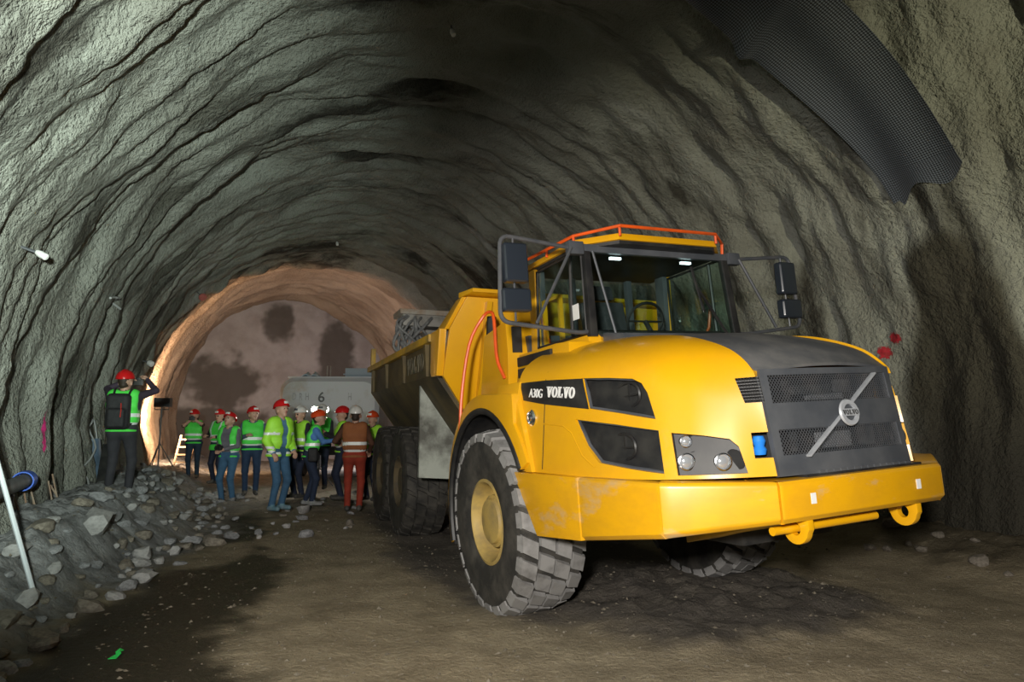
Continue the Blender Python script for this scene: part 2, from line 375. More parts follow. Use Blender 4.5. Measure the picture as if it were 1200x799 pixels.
# ------------------------------------------------------------------ truck frames (needed for the ruts in the ground too)
a_ = math.radians(24.95); b_ = math.radians(20.2)
BF = np.array([[math.sin(a_), math.cos(a_), 0], [-math.cos(a_), math.sin(a_), 0], [0, 0, 1.0]])
oF = -BF @ np.array([5.513, -3.736, 0.0])
cr, sr = math.cos(math.radians(2.865)), math.sin(math.radians(2.865)); cp, sp_ = math.cos(math.radians(1.92)), math.sin(math.radians(1.92))
RT = np.array([[1, 0, 0], [0, cr, -sr], [0, sr, cr]]) @ np.array([[cp, 0, -sp_], [0, 1, 0], [sp_, 0, cp]])
pv = np.array([0, -1.1, 0.0])
RF = BF @ RT; tF = oF + BF @ pv - RF @ pv
RR = np.array([[math.sin(b_), math.cos(b_), 0], [-math.cos(b_), math.sin(b_), 0], [0, 0, 1.0]])
hit = RF @ np.array([-1.35, 0, 0]) + tF; hit[2] = 0
tR = hit - RR @ np.array([-1.35, -0.09, 0])
def mat4(R, t): return Matrix([[*R[0], t[0]], [*R[1], t[1]], [*R[2], t[2]], [0, 0, 0, 1]])
MF = mat4(RF, tF); MR = mat4(RR, tR); MREL = MF.inverted() @ MR
def to_level(x, y):   # world -> level truck axes (X forward, Y truck left)
    dx, dy = np.asarray(x) - oF[0], np.asarray(y) - oF[1]
    return BF[0, 0] * dx + BF[1, 0] * dy, BF[0, 1] * dx + BF[1, 1] * dy
def to_rear(x, y):
    dx, dy = np.asarray(x) - tR[0], np.asarray(y) - tR[1]
    return RR[0, 0] * dx + RR[1, 0] * dy, RR[0, 1] * dx + RR[1, 1] * dy

# ------------------------------------------------------------------ ground
def ground_z(x, y, fine=True):
    x = np.asarray(x, float); y = np.asarray(y, float)
    s = (x - T_O[0]) * T_A[0] + (y - T_O[1]) * T_A[1]; l = (x - T_O[0]) * T_N[0] + (y - T_O[1]) * T_N[1]
    w = t_w(s); dl = l + w; dr = w - l
    wob = 0.35 * noise(s * 0.6, l * 0.6, 11)
    bh = 0.30 + 0.34 * sstep(-1.0, 2.2, s) - 0.35 * sstep(8.0, 13.0, s)
    bw = 0.6 + 1.25 * sstep(-2.0, 4.5, s)
    z = bh * (1 - sstep(0.35, 1.0, (dl + wob * .6) / bw))
    z = z + 0.30 * (1 - sstep(0.3, 1.7, dr + wob)) + 0.10 * sstep(4.0, 6.5, s) * (1 - sstep(2.0, 4.5, dl)) * 0.8
    X, Y = to_level(x, y); XR, YR = to_rear(x, y)
    rough = 1.5 * sstep(1.05, 0.3, dl / bw) + 0.8 * sstep(1.6, 0.6, dr)
    # churned dirt between and ahead of the front wheels, the far wheel stands on it
    mound = np.exp(-(((X - 0.45) / 1.15) ** 4 + ((Y - 0.75) / 1.35) ** 4))
    z = z + 0.085 * mound
    rough = rough + 1.0 * mound + 0.35 * np.exp(-(((X + 1.5) / 1.8) ** 4 + (Y / 1.1) ** 4)) + 0.4 * sstep(5.0, 7.5, s)
    z = z + 0.035 * noise(x * 0.5, y * 0.5, 12) + 0.018 * noise(x * 1.7, y * 1.7, 13)
    rut = 0.035 * (np.exp(-((YR + 1.1) / 0.3) ** 4) + np.exp(-((YR - 1.1) / 0.3) ** 4)) * sstep(-1.0, -2.5, XR)
    z = z - rut
    if fine:
        z = z + np.clip(0.16 + rough, 0.1, 1.5) * (0.065 * noise(x * 3.1, y * 3.1, 14) + 0.05 * np.abs(noise(x * 6.3, y * 6.3, 15)) + 0.034 * np.abs(noise(x * 13, y * 13, 16)))
    # pads: wheels bear on the ground
    for (cx, cy, zz, r) in PADS:
        f = np.exp(-(((x - cx) ** 2 + (y - cy) ** 2) / r ** 2) ** 2); z = z * (1 - f) + zz * f
    return z
PADS = []
def fpt(p): return RF @ np.array(p, float) + tF
def rpt(p): return RR @ np.array(p, float) + tR
for q in ((0, -1.1, 0.03), (0, 1.1, 0.03)):
    w_ = fpt(q); PADS.append((w_[0], w_[1], w_[2], 0.42))
for X_ in (-4.175, -5.845):
    for Y_ in (-1.1, 1.1):
        w_ = rpt((X_, Y_, 0.03)); PADS.append((w_[0], w_[1], w_[2], 0.45))
def ground_mat():
    m = bpy.data.materials.new('packed_dirt'); m.use_nodes = True; nt = m.node_tree; N = nt.nodes; L = nt.links; b = N['Principled BSDF']
    tc = N.new('ShaderNodeTexCoord'); src = tc.outputs['Object']
    def nz(sc, det=6, ro=0.65):
        n = N.new('ShaderNodeTexNoise'); n.inputs['Scale'].default_value = sc; n.inputs['Detail'].default_value = det; n.inputs['Roughness'].default_value = ro; L.new(src, n.inputs['Vector']); return n.outputs[0]
    def rng(x, a, c):
        r = N.new('ShaderNodeMapRange'); r.inputs[1].default_value = a; r.inputs[2].default_value = c; L.new(x, r.inputs[0]); return r.outputs[0]
    def mix(f, c1, c2):
        q = N.new('ShaderNodeMix'); q.data_type = 'RGBA'; L.new(f, q.inputs[0])
        for i, c in ((6, c1), (7, c2)):
            if isinstance(c, tuple): q.inputs[i].default_value = (*c, 1)
            else: L.new(c, q.inputs[i])
        return q.outputs[2]
    at = N.new('ShaderNodeAttribute'); at.attribute_name = 'soil_shade'; sp = N.new('ShaderNodeSeparateXYZ'); L.new(at.outputs['Vector'], sp.inputs[0])
    base = mix(rng(nz(2.2), 0.35, 0.68), (0.38, 0.32, 0.215), (0.22, 0.18, 0.115))
    peb = mix(rng(nz(22, 3), 0.60, 0.72), base, (0.40, 0.35, 0.27))
    wet = mix(sp.outputs[0], peb, (0.040, 0.033, 0.020))
    rock = mix(sp.outputs[1], wet, mix(rng(nz(5), 0.4, 0.65), (0.33, 0.33, 0.335), (0.15, 0.15, 0.15)))
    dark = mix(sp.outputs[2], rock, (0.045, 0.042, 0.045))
    L.new(dark, b.inputs['Base Color'])
    mr = N.new('ShaderNodeMapRange'); mr.inputs[3].default_value = 0.9; mr.inputs[4].default_value = 0.5; L.new(sp.outputs[0], mr.inputs[0]); L.new(mr.outputs[0], b.inputs['Roughness'])
    b.inputs['Specular IOR Level'].default_value = 0.35
    bp = N.new('ShaderNodeBump'); bp.inputs['Strength'].default_value = 1.0; bp.inputs['Distance'].default_value = 0.035; L.new(nz(20, 6, .7), bp.inputs['Height']); L.new(bp.outputs[0], b.inputs['Normal'])
    return m
def floor():
    s = np.r_[np.arange(-11.5, 6, 0.045), np.arange(6, 24.8, 0.09)]; l = np.arange(-5.75, 5.76, 0.045)
    ss, ll = np.meshgrid(s, l, indexing='ij'); x = T_O[0] + T_A[0] * ss + T_N[0] * ll; y = T_O[1] + T_A[1] * ss + T_N[1] * ll
    z = ground_z(x, y); P = np.stack([x, y, z], -1); n, k = ss.shape; idx = np.arange(n * k).reshape(n, k)
    F = np.stack([idx[:-1, :-1], idx[1:, :-1], idx[1:, 1:], idx[:-1, 1:]], -1).reshape(-1, 4)
    F = F[:, ::-1]
    me = bpy.data.meshes.new('floor'); me.vertices.add(n * k); me.vertices.foreach_set('co', P.reshape(-1))
    me.loops.add(F.size); me.loops.foreach_set('vertex_index', F.reshape(-1).astype(np.int32)); me.polygons.add(len(F)); me.polygons.foreach_set('loop_start', np.arange(0, F.size, 4, dtype=np.int32))
    me.update(calc_edges=True)
    nzz = 0.5 * noise(x * 0.8, y * 0.8, 21) + 0.3 * noise(x * 2.2, y * 2.2, 22) + 0.2 * noise(x * 6, y * 6, 23)
    # wet mud lane on the left: distance to a bent centre line
    pts = [(-2.1, 2.0), (-2.5, 4.6), (-2.95, 6.2), (-3.3, 8.0), (-4.2, 9.6), (-5.4, 12.0), (-7.5, 16.0)]
    dd = np.full(x.shape, 99.0)
    for (p, q) in zip(pts[:-1], pts[1:]):
        p = np.array(p); q = np.array(q); u = q - p; t = np.clip(((x - p[0]) * u[0] + (y - p[1]) * u[1]) / (u @ u), 0, 1)
        dd = np.minimum(dd, np.hypot(x - p[0] - u[0] * t, y - p[1] - u[1] * t))
    wet = sstep(0.95, 0.45, dd + 0.75 * nzz)
    isl = np.exp(-(((x + 3.75) / 0.45) ** 2 + ((y - 8.6) / 0.9) ** 2)); wet = wet * (1 - 0.85 * sstep(0.3, 0.6, isl + .3 * nzz))
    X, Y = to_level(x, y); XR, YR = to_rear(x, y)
    dark = np.exp(-(((X - 0.45) / 1.25) ** 4 + ((Y - 0.6) / 1.5) ** 4)); dark = np.maximum(dark, np.exp(-(((XR + 3.4) / 4.2) ** 6 + (YR / 1.75) ** 6)))  # dark clods at the front wheels; truck's shadow painted under the rear unit
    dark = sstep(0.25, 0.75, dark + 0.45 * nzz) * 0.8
    w = t_w(ss); rock = sstep(2.2, 1.2, (ll + w) / (0.38 + 0.62 * sstep(-2.0, 4.5, ss)) + 1.2 * nzz)
    rock = np.maximum(rock, 0.5 * sstep(5.0, 7.0, ss))
    wet = np.maximum(wet * (1 - 0.7 * rock), 0.75 * sstep(1.4, 0.6, w - ll + nzz))
    at = me.attributes.new('soil_shade', 'FLOAT_VECTOR', 'POINT'); at.data.foreach_set('vector', np.stack([wet, rock, dark], -1).reshape(-1))
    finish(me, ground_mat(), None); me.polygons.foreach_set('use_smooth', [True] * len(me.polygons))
    tag(link(bpy.data.objects.new('floor', me)), kind='structure')
floor()

# ================================================================== the dump truck
truck = empty('dump_truck', M=MF, label='yellow articulated dump truck with dark grey grille parked in the tunnel', cat='dump truck')
def catmull(pts, n):
    P = np.array(pts, float); Q = np.vstack([2 * P[0] - P[1], P, 2 * P[-1] - P[-2]]); out = []; k = len(P) - 1
    for u in np.linspace(0, 1, n):
        x = u * k; i = min(int(x), k - 1); t = x - i; a, b, c, e = Q[i], Q[i + 1], Q[i + 2], Q[i + 3]
        out.append(.5 * ((2 * b) + (-a + c) * t + (2 * a - 5 * b + 4 * c - e) * t * t + (-a + 3 * b - 3 * c + e) * t ** 3))
    return np.array(out)
PB = [(.62,-1.31,1.24),(1.5,-1.24,1.22),(2.05,-1.13,1.21),(2.3,-1.0,1.21),(2.48,-.82,1.21),(2.62,-.60,1.21)]
PE = [(.62,-1.25,1.93),(1.5,-1.14,1.87),(2.0,-1.03,1.79),(2.25,-.90,1.73),(2.43,-.75,1.67),(2.57,-.60,1.62)]
PT = [(.62,-.62,2.25),(1.3,-.62,2.215),(1.75,-.61,2.165),(2.05,-.60,2.10),(2.35,-.60,1.985),(2.54,-.60,1.84)]
def hood_grid(ns, nt):
    b = catmull(PB, ns); e = catmull(PE, ns); t = catmull(PT, ns); G = np.zeros((ns, nt, 3)); n1 = nt // 2
    for j in range(nt):
        if j < n1: u = j / n1; G[:, j] = b + (e - b) * u
        else:
            u = (j - n1) / (nt - 1 - n1); k = e + (e - b) / (e[:, 2:] - b[:, 2:]) * (t[:, 2:] - e[:, 2:]) * .8
            G[:, j] = (1 - u) ** 2 * e + 2 * u * (1 - u) * k + u * u * t
    return G
HG = hood_grid(110, 60)
_hx = HG[:, :50].reshape(-1, 3)
def hood_y(X, Z):      # side surface: y for a given x, z
    d = (_hx[:, 0] - X) ** 2 + (_hx[:, 2] - Z) ** 2; i = np.argsort(d)[:6]; w = 1 / (d[i] + 1e-7); return float((w * _hx[i, 1]).sum() / w.sum())
WIN_UP = [(1.437,1.908),(1.712,1.884),(1.921,1.857),(1.995,1.82),(2.044,1.754),(2.115,1.582),(1.84,1.636),(1.525,1.689)]
WIN_LO = [(1.391,1.618),(1.811,1.565),(2.138,1.512),(2.199,1.247),(1.948,1.278),(1.679,1.315),(1.536,1.43)]
HL = [(2.198,-0.998,1.493),(2.357,-0.881,1.467),(2.46,-0.778,1.439),(2.496,-0.746,1.392),(2.536,-0.733,1.236),(2.411,-0.893,1.236),(2.258,-1.023,1.236)]
SG = [(2.45,-0.68,1.80),(2.60,-0.55,1.80),(2.62,-0.55,1.645),(2.504,-0.671,1.645)]
OP = [(2.532,-0.676,1.468),(2.64,-0.55,1.468),(2.66,-0.55,1.318),(2.552,-0.684,1.318)]
def cutter(poly, d0, d1):
    b = MB(); P = [np.array(p, float) for p in poly]; b.loops([p + np.array(d0) for p in P], [p + np.array(d1) for p in P]); o = b.build('cutter', M_DARK); return o
def make_hood_side():
    b = MB(); b.grid(HG[::1, ::2]); me = b.mesh('side', M_YEL, ang=None)
    o = link(bpy.data.objects.new('hood_side', me))
    md = o.modifiers.new('s', 'SOLIDIFY'); md.thickness = 0.035; md.offset = 0
    cs = [cutter([(x, hood_y(x, z), z) for x, z in WIN_UP], (0, -.15, 0), (0, .15, 0)), cutter([(x, hood_y(x, z), z) for x, z in WIN_LO], (0, -.15, 0), (0, .15, 0)),
          cutter(HL, (.1, -.1, 0), (-.1, .1, 0)), cutter(SG, (.12, -.12, 0), (-.05, .05, 0)), cutter(OP, (.12, -.12, 0), (-.05, .05, 0))]
    for c in cs:
        md = o.modifiers.new('b', 'BOOLEAN'); md.object = c; md.operation = 'DIFFERENCE'; md.solver = 'EXACT'
    dg = bpy.context.evaluated_depsgraph_get(); dg.update()
    me2 = bpy.data.meshes.new_from_object(o.evaluated_get(dg))
    for c in cs + [o]: bpy.data.objects.remove(c)
    me2.name = 'hood_side'; me2.materials.clear(); finish(me2, M_YEL, 40)
    return me2
hs = make_hood_side()
link(bpy.data.objects.new('hood_side', hs), truck)
hm = hs.copy(); hm.transform(Matrix.Scale(-1, 4, (0, 1, 0))); hm.flip_normals(); link(bpy.data.objects.new('hood_side', hm), truck)
def both(b, name, m, parent=truck, **k):
    return [b.build(name, m, parent, **k), b.mirrorY().build(name, m, parent, **k)]
# dark mesh screens behind the side openings, each with a frame
def side_panel(poly, off, grow):
    c = np.mean(poly, axis=0); return [(p[0] + (p[0] - c[0]) * grow, hood_y(*p) + off, p[1] + (p[1] - c[1]) * grow) for p in poly]
for nm, poly in (('side_screen', WIN_UP), ('side_screen', WIN_LO)):
    A = side_panel(poly, .045, .12); B = [(x, y + .015, z) for x, y, z in A]; b = MB(); b.loops(A, B); ps = both(b, nm, M_BLACK)
    for p_, sg_ in zip(ps, (1, -1)):
        f = MB(); L_ = [np.array((x, hood_y(x, z), z)) for x, z in poly]; c = np.mean(L_, axis=0)
        dens = []
        for i in range(len(L_)):
            for t in (0, .5): dens.append(L_[i] * (1 - t) + L_[(i + 1) % len(L_)] * t)
        f.tube([c + (q - c) * .985 + np.array((0, .012, 0)) for q in dens], 0.014, 6, True)
        # fan ring seen dimly through the screen
        ring = [(c[0] + .13 * math.cos(t), c[1] + .042, c[2] - .01 + .085 * math.sin(t)) for t in np.linspace(0, 2 * math.pi, 18)[:-1]]
        f2 = MB(); f2.tube(ring, 0.012, 6, True); f2.bar(ring[0], ring[9], .02, .01); f2.bar(ring[4], ring[13], .02, .01)
        (f if sg_ > 0 else f.mirrorY()).build('screen_frame', M_DGREY, p_)
        (f2 if sg_ > 0 else f2.mirrorY()).build('fan_ring', M_BLACK, p_)
# decal stripe with lettering
def stripe(poly_top, poly_bot, off=-.024):
    n = 14; G = np.zeros((n, 6, 3)); T = np.array(poly_top); Bt = np.array(poly_bot)
    for i in range(n):
        u = i / (n - 1)
        t = np.array([np.interp(u, np.linspace(0, 1, len(T)), T[:, k]) for k in (0, 1)]); q = np.array([np.interp(u, np.linspace(0, 1, len(Bt)), Bt[:, k]) for k in (0, 1)])
        for j in range(6):
            p = q + (t - q) * j / 5; G[i, j] = (p[0], hood_y(*p) + off, p[1])
    b = MB(); b.grid(G); return b
stp = both(stripe([(.645, 1.945), (1.0, 1.935), (1.455, 1.905)], [(.70, 1.80), (1.0, 1.75), (1.545, 1.682)]), 'brand_stripe', M_BLACK, solid=.004)
def on_hood(x, z, off): return (x, hood_y(x, z) + off, z)
for st_, sgn in zip(stp, (1, -1)):
    for t_, x_, z_, sz, bo in (('VOLVO', 1.225, 1.825, .115, .0045), ('A30G', .895, 1.84, .10, 0)):
        p = np.array(on_hood(x_, z_, -.034)); px = np.array(on_hood(x_ + .12, z_ - .012, -.034)) - p; pz = np.array(on_hood(x_, z_ + .04, -.034)) - p
        if sgn < 0: p = p * (1, -1, 1); px = px * (-1, 1, -1); pz = pz * (1, -1, 1)
        if t_ == 'VOLVO': slab_text('lettering', t_, .082, M_WHITE, st_, p, px, pz, .003, .86)
        else: text('lettering', t_, sz, M_WHITE, st_, p, px, pz, .003, bo, .8)
# hood seams
b = MB(); b.tube([on_hood(1.0, z, -.016) for z in np.linspace(1.26, 2.0, 12)], .005, 5); both(b, 'panel_seam', M_DARK)
b = MB(); b.tube([on_hood(x, z, -.014) for x, z in ((1.0, 1.60), (1.25, 1.575), (1.36, 1.52), (1.5, 1.36), (1.62, 1.29), (2.2, 1.235))], .008, 6); both(b, 'pressed_crease', M_YEL)
# dark centre of the hood
def top_grid():
    t = catmull(PT, 40); n = 21; G = np.zeros((40, n, 3))
    for i in range(40):
        for j in range(n):
            v = -1 + 2 * j / (n - 1); G[i, j] = (t[i, 0] + (.055) * (i / 39) ** 4 * (1 - v * v), -v * t[i, 1] * -1 * -1, t[i, 2] + .035 * (1 - v * v) - .0)
    return G
b = MB(); b.grid(top_grid()); b.build('hood_top', M_HOODTOP, truck, solid=.02)
b = MB(); b.prism([(.95, 2.20), (1.32, 2.205), (1.28, 2.27), (.98, 2.32)], 'Y', -.66, .66); b.build('scuttle', M_DGREY, truck, bevel=.01)
# grille: bars, mesh, engine behind
def gx(z): return 2.54 + (1.84 - z) / .63 * .08
def gbar(z0, z1, y0, y1, bow=.04, th=.05, n=13):
    A = []
    G0 = np.zeros((n, 2, 3))
    for i in range(n):
        y = y0 + (y1 - y0) * i / (n - 1); k = bow * (1 - (y / .6) ** 2)
        G0[i, 0] = (gx(z0) + k + .012, y, z0); G0[i, 1] = (gx(z1) + k + .012, y, z1)
    b = MB(); b.grid(G0); return b
gr = gbar(1.475, 1.635, -.585, .585); grille = gr.build('grille', M_DGREY, truck, solid=.04)
gbar(1.205, 1.325, -.585, .585).build('lower_bar', M_DGREY, grille, solid=.04)
gbar(1.805, 1.845, -.585, .585).build('top_bar', M_DGREY, grille, solid=.04)
for y0, y1 in ((-.585, -.53), (.53, .585)):
    gbar(1.635, 1.81, y0, y1, n=3).build('side_post', M_DGREY, grille, solid=.04); gbar(1.32, 1.48, y0, y1, n=3).build('side_post', M_DGREY, grille, solid=.04)
for zz0, zz1 in ((1.635, 1.805), (1.325, 1.475)):
    b = MB(); st = .022; dz = zz1 - zz0
    for k in range(-10, 70):
        for sg in (1, -1):
            ya = -.53 + k * st; yb = ya + sg * dz * .8
            t0, t1 = 0.0, 1.0
            for lim, sgn_ in ((-.53, 1), (.53, -1)):
                fa, fb = sgn_ * (ya - lim), sgn_ * (yb - lim)
                if fa < 0 and fb < 0: t0, t1 = 1, 0; break
                if fa < 0: t0 = max(t0, fa / (fa - fb))
                elif fb < 0: t1 = min(t1, fa / (fa - fb))
            if t1 - t0 < .02: continue
            y_a, y_b = ya + (yb - ya) * t0, ya + (yb - ya) * t1; z_a, z_b = zz0 + dz * t0, zz0 + dz * t1
            b.bar((gx(z_a) + .04 * (1 - (y_a / .6) ** 2) + .004, y_a, z_a), (gx(z_b) + .04 * (1 - (y_b / .6) ** 2) + .004, y_b, z_b), .003, .004, (1, 0, 0))
    b.build('grille_mesh', M_FRAME, grille)
b = MB(); b.bb((2.30, -.60, 1.22), (2.42, .60, 1.80)); b.build('radiator', M_DARK, grille)
for c, d, m in (((2.49, .06, 1.39), (.05, .28, .10), M_ALU), ((2.48, -.28, 1.40), (.04, .03, .14), M_ENGINE), ((2.50, .36, 1.40), (.06, .09, .12), M_ENGINE), ((2.50, -.12, 1.71), (.06, .34, .06), M_ENGINE), ((2.48, -.43, 1.72), (.05, .06, .14), M_BLACK),
                ((2.47, .22, 1.73), (.05, .12, .08), M_ENGINE), ((2.49, .02, 1.665), (.05, .30, .035), M_ALU), ((2.48, -.3, 1.70), (.04, .03, .15), M_ENGINE)):
    b = MB(); b.box(c, d); b.build('engine_piece', m, grille, bevel=.008)
bx0 = lambda y: .04 * (1 - (y / .6) ** 2)
b = MB(); b.bar((gx(1.31) + bx0(-.36) + .03, -.37, 1.31), (gx(1.80) + bx0(.37) + .03, .38, 1.80), .012, .034, (1, 0, 0)); diag = b.build('diagonal_bar', M_ALU, grille, bevel=.004)
eo = Vector((gx(1.55) + .04 + .045, .01, 1.552)); ed = Vector((1, 0, .127)).normalized()
em = MB(); em.lathe([(.052, 0), (.078, 0), (.084, .008), (.078, .02), (.052, .02), (.052, 0)], eo, ed, 40); emb = em.build('emblem', M_ALU, truck)
b = MB(); b.box(eo + ed * .018, (.008, .155, .046), np.array(Matrix.Rotation(-.126, 3, 'Y'))); b.build('name_plate', M_ALU, emb, bevel=.003)
b = MB(); b.lathe([(.0, .004), (.055, .004), (.055, .008), (0, .008)], eo, ed, 24); b.build('backing', M_DGREY, emb)
slab_text('lettering', 'VOLVO', .030, M_BLACK, emb, eo + ed * .0235, (0, 1, 0), (-.127, 0, 1), .001, .9)
# corner mesh beside the grille and the lower opening with a blue reservoir
def quad_panel(P, d, t, m, name):
    b = MB(); A = [np.array(p) + np.array(d) for p in P]; b.loops(A, [p + np.array(t) for p in A]); return both(b, name, m)
SGp = [(2.43,-.68,1.81),(2.555,-.56,1.81),(2.585,-.56,1.635),(2.49,-.69,1.635)]
for p_, sg_ in zip(quad_panel(SGp, (-.03, .03, 0), (-.02, .02, 0), M_DARK, 'corner_vent'), (1, -1)):
    b = MB()
    for k in range(9):
        t = k / 8.0; pa = np.array((2.45, -.68, 1.80)) * (1 - t) + np.array((2.545, -.585, 1.80)) * t; pb = np.array((2.50, -.68, 1.645)) * (1 - t) + np.array((2.575, -.585, 1.645)) * t
        b.bar(pa, pb, .004, .005, (1, 0, 0)); pa2 = np.array((2.45, -.68, 1.80)) * (1 - t) + np.array((2.50, -.68, 1.645)) * t; pb2 = np.array((2.545, -.585, 1.80)) * (1 - t) + np.array((2.575, -.585, 1.645)) * t; b.bar(pa2, pb2, .004, .005, (1, 0, 0))
    (b if sg_ > 0 else b.mirrorY()).build('vent_mesh', M_BLACK, p_)
OPp = [(2.51,-.69,1.475),(2.60,-.56,1.475),(2.615,-.56,1.31),(2.53,-.70,1.31)]
quad_panel(OPp, (-.08, .08, 0), (-.02, .02, 0), M_DARK, 'corner_recess')
b = MB(); b.lathe([(0, 0), (.035, 0), (.042, .03), (.03, .05), (.04, .08), (.03, .11), (0, .115)], (2.535, -.625, 1.335), (0, 0, 1), 14); b.build('reservoir_cap', M_BLUE, truck)
b = MB(); b.lathe([(0, 0), (.05, 0), (.05, .06), (.03, .07), (0, .07)], (2.50, .63, 1.37), (1, .3, 0), 16); b.build('hose_end', M_ENGINE, truck)
# headlamp cluster
hn = np.array((.62, -.74, .05)); hn /= np.linalg.norm(hn)
HLc = [np.array(p) for p in HL]; cc = np.mean(HLc, axis=0)
def cluster():
    b = MB(); A = [cc + (p - cc) * 1.06 - hn * .035 for p in HLc]; b.loops(A, [p - hn * .02 for p in A]); return b
cl = both(cluster(), 'headlamp_cluster', M_BLACK)
for c_, sgn in zip(cl, (1, -1)):
    for p, r in (((2.285, -.983, 1.315), .045), ((2.441, -.838, 1.307), .045), ((2.269, -.963, 1.437), .032)):
        ax = Vector((.93, -.36, .0)).normalized(); o_ = Vector(p) - Vector(hn) * .03
        h = MB(); h.lathe([(r * 1.05, -.03), (r * 1.2, .015), (r * 1.02, .018), (r * .95, 0), (0, -.004)], o_, ax, 22)
        g = MB(); g.lathe([(r * .95, .004), (r * .7, .013), (r * .3, .018), (0, .019)], o_, ax, 22)
        s_ = MB(); side = Vector((.5, .86, 0)); s_.lathe([(r * 1.6, 0), (r * 1.35, .006), (0, .008)], o_ + side * r * 1.35 - Vector(hn) * .004, Vector(hn), 22)
        hh = (h if sgn > 0 else h.mirrorY()).build('lamp_bezel', M_CHROME, c_); (g if sgn > 0 else g.mirrorY()).build('lamp_lens', M_LENS, c_)
        (s_ if sgn > 0 else s_.mirrorY()).build('lamp_recess', M_DARK, c_)
# bumper: bent plate in panels
BPL = [(2.75, 0.0, .965, 1.19), (2.75, -.70, .955, 1.19), (2.36, -1.255, .895, 1.215), (1.55, -1.325, .80, 1.225), (.62, -1.33, 1.20, 1.235)]
def bump_panel(P, th=.16, name='bumper_panel', bev=.02, mt=None):
    b = MB(); n = len(P); out = []
    ctr = np.array((1.2, 0.0))
    rows = []
    for i, (x, y, z0, z1) in enumerate(P):
        p = np.array((x, y))
        d = np.array((P[min(i + 1, n - 1)][0] - P[max(i - 1, 0)][0], P[min(i + 1, n - 1)][1] - P[max(i - 1, 0)][1])); d = d / np.linalg.norm(d)
        nn = np.array((-d[1], d[0])); nn = nn if nn @ (p - ctr) < 0 else -nn
        q = p + nn * th; k = p + nn * .02
        rows.append([(x, y, z0 + .03), (x, y, z1 - .02), (*(p + nn * .015), z1), (*q, z1), (*q, z0), (*(p + nn * .03), z0)])
    V = [v for r in rows for v in r]; F = []
    for i in range(n - 1):
        for j in range(6): F.append((i * 6 + j, i * 6 + (j + 1) % 6, (i + 1) * 6 + (j + 1) % 6, (i + 1) * 6 + j))
    F += [tuple(range(6)), tuple((n - 1) * 6 + j for j in range(6))[::-1]]
    b.add(V, F); return b
ctrP = [(2.70, .72, .955, 1.19), (2.75, .66, .955, 1.19), (2.75, -.66, .955, 1.19), (2.70, -.72, .955, 1.19)]
bumper = bump_panel([(2.742, .712, .955, 1.19), (2.75, .69, .955, 1.19), (2.75, -.69, .955, 1.19), (2.742, -.712, .955, 1.19)], .3).build('front_bumper', M_YELB, truck, bevel=.012)
both(bump_panel([(2.738, -.722, .955, 1.19), (2.40, -1.19, .90, 1.213), (2.352, -1.245, .895, 1.215)], .16), 'bumper_corner', M_YELB, bevel=.012)
both(bump_panel([(2.344, -1.252, .893, 1.212), (1.56, -1.322, .80, 1.222)], .10), 'bumper_side', M_YELB, bevel=.01)
skirt = MB(); skirt.loops([(1.55, -1.325, .80), (1.55, -1.325, 1.222), (.60, -1.365, 1.235), (.93, -1.345, .765)], [(1.55, -1.23, .80), (1.55, -1.23, 1.222), (.60, -1.26, 1.235), (.93, -1.25, .765)]); both(skirt, 'side_skirt', M_YELB, bevel=.01)
for y in (-.47, .46):
    b = MB(); b.bb((2.749, y - .02, 1.05), (2.753, y + .02, 1.11)); b.build('sticker', M_WHITE, bumper)
b = MB(); b.bb((2.50, -.42, 1.19), (2.68, .62, 1.205)); st_ = b.build('bumper_step', M_BLACK, truck, bevel=.004)
for k in range(14):
    b = MB(); b.box((2.66, -.28 + .06 * k, 1.212), (.03, .045, .018)); b.build('step_cleat', M_DGREY, st_)
# under the bumper: skid plate, tow eyes, cross tube
b = MB(); b.loops([(2.62, -.66, .95), (2.62, .66, .95), (1.9, .72, .76), (1.9, -.72, .76)], [(2.62, -.66, .98), (2.62, .66, .98), (1.9, .72, .80), (1.9, -.72, .80)]); b.build('skid_plate', M_YELD, truck, bevel=.006)
def tow_eye(y):
    o = []; inn = []
    for t in np.linspace(-.25, math.pi + .25, 14): o.append((2.62 + .10 * math.cos(t), .885 - .10 * math.sin(t)))
    poly = [(2.72, .965)] + [(2.62 + .095 * math.cos(t), .885 - .075 * math.sin(t)) for t in np.linspace(0, math.pi, 12)] + [(2.52, .965)]
    hole = [(2.62 + .04 * math.cos(t), .90 + .035 * math.sin(t)) for t in np.linspace(0, 2 * math.pi, 14)]
    b = MB(); me = bmesh.new()
    # ring of quads between outer outline and hole
    out = [(2.62 + .04 * 0, 0)]
    N_ = 28; O = []
    cx, cz = 2.62, .90
    for i in range(N_):
        t = 2 * math.pi * i / N_; dx, dz = math.cos(t), math.sin(t)
        rr = 1.0
        # clip ray to rounded shape: lower half circle of .085, upper square to z=.97
        if dz >= 0: rr = min(.10 / max(abs(dx), 1e-4), .075 / max(dz, 1e-4))
        else: rr = min(.10 / max(abs(dx), 1e-4), .09)
        O.append((cx + dx * rr, cz + dz * rr))
    H_ = [(cx + .038 * math.cos(2 * math.pi * i / N_), cz + .038 * math.sin(2 * math.pi * i / N_)) for i in range(N_)]
    V = [(x, y - .022, z) for x, z in O] + [(x, y - .022, z) for x, z in H_] + [(x, y + .022, z) for x, z in O] + [(x, y + .022, z) for x, z in H_]
    F = []
    for i in range(N_):
        j = (i + 1) % N_; F += [(i, j, N_ + j, N_ + i), (2 * N_ + j, 2 * N_ + i, 3 * N_ + i, 3 * N_ + j), (i, 2 * N_ + i, 2 * N_ + j, j), (N_ + j, 3 * N_ + j, 3 * N_ + i, N_ + i)]
    me.free(); b.add(V, F); return b
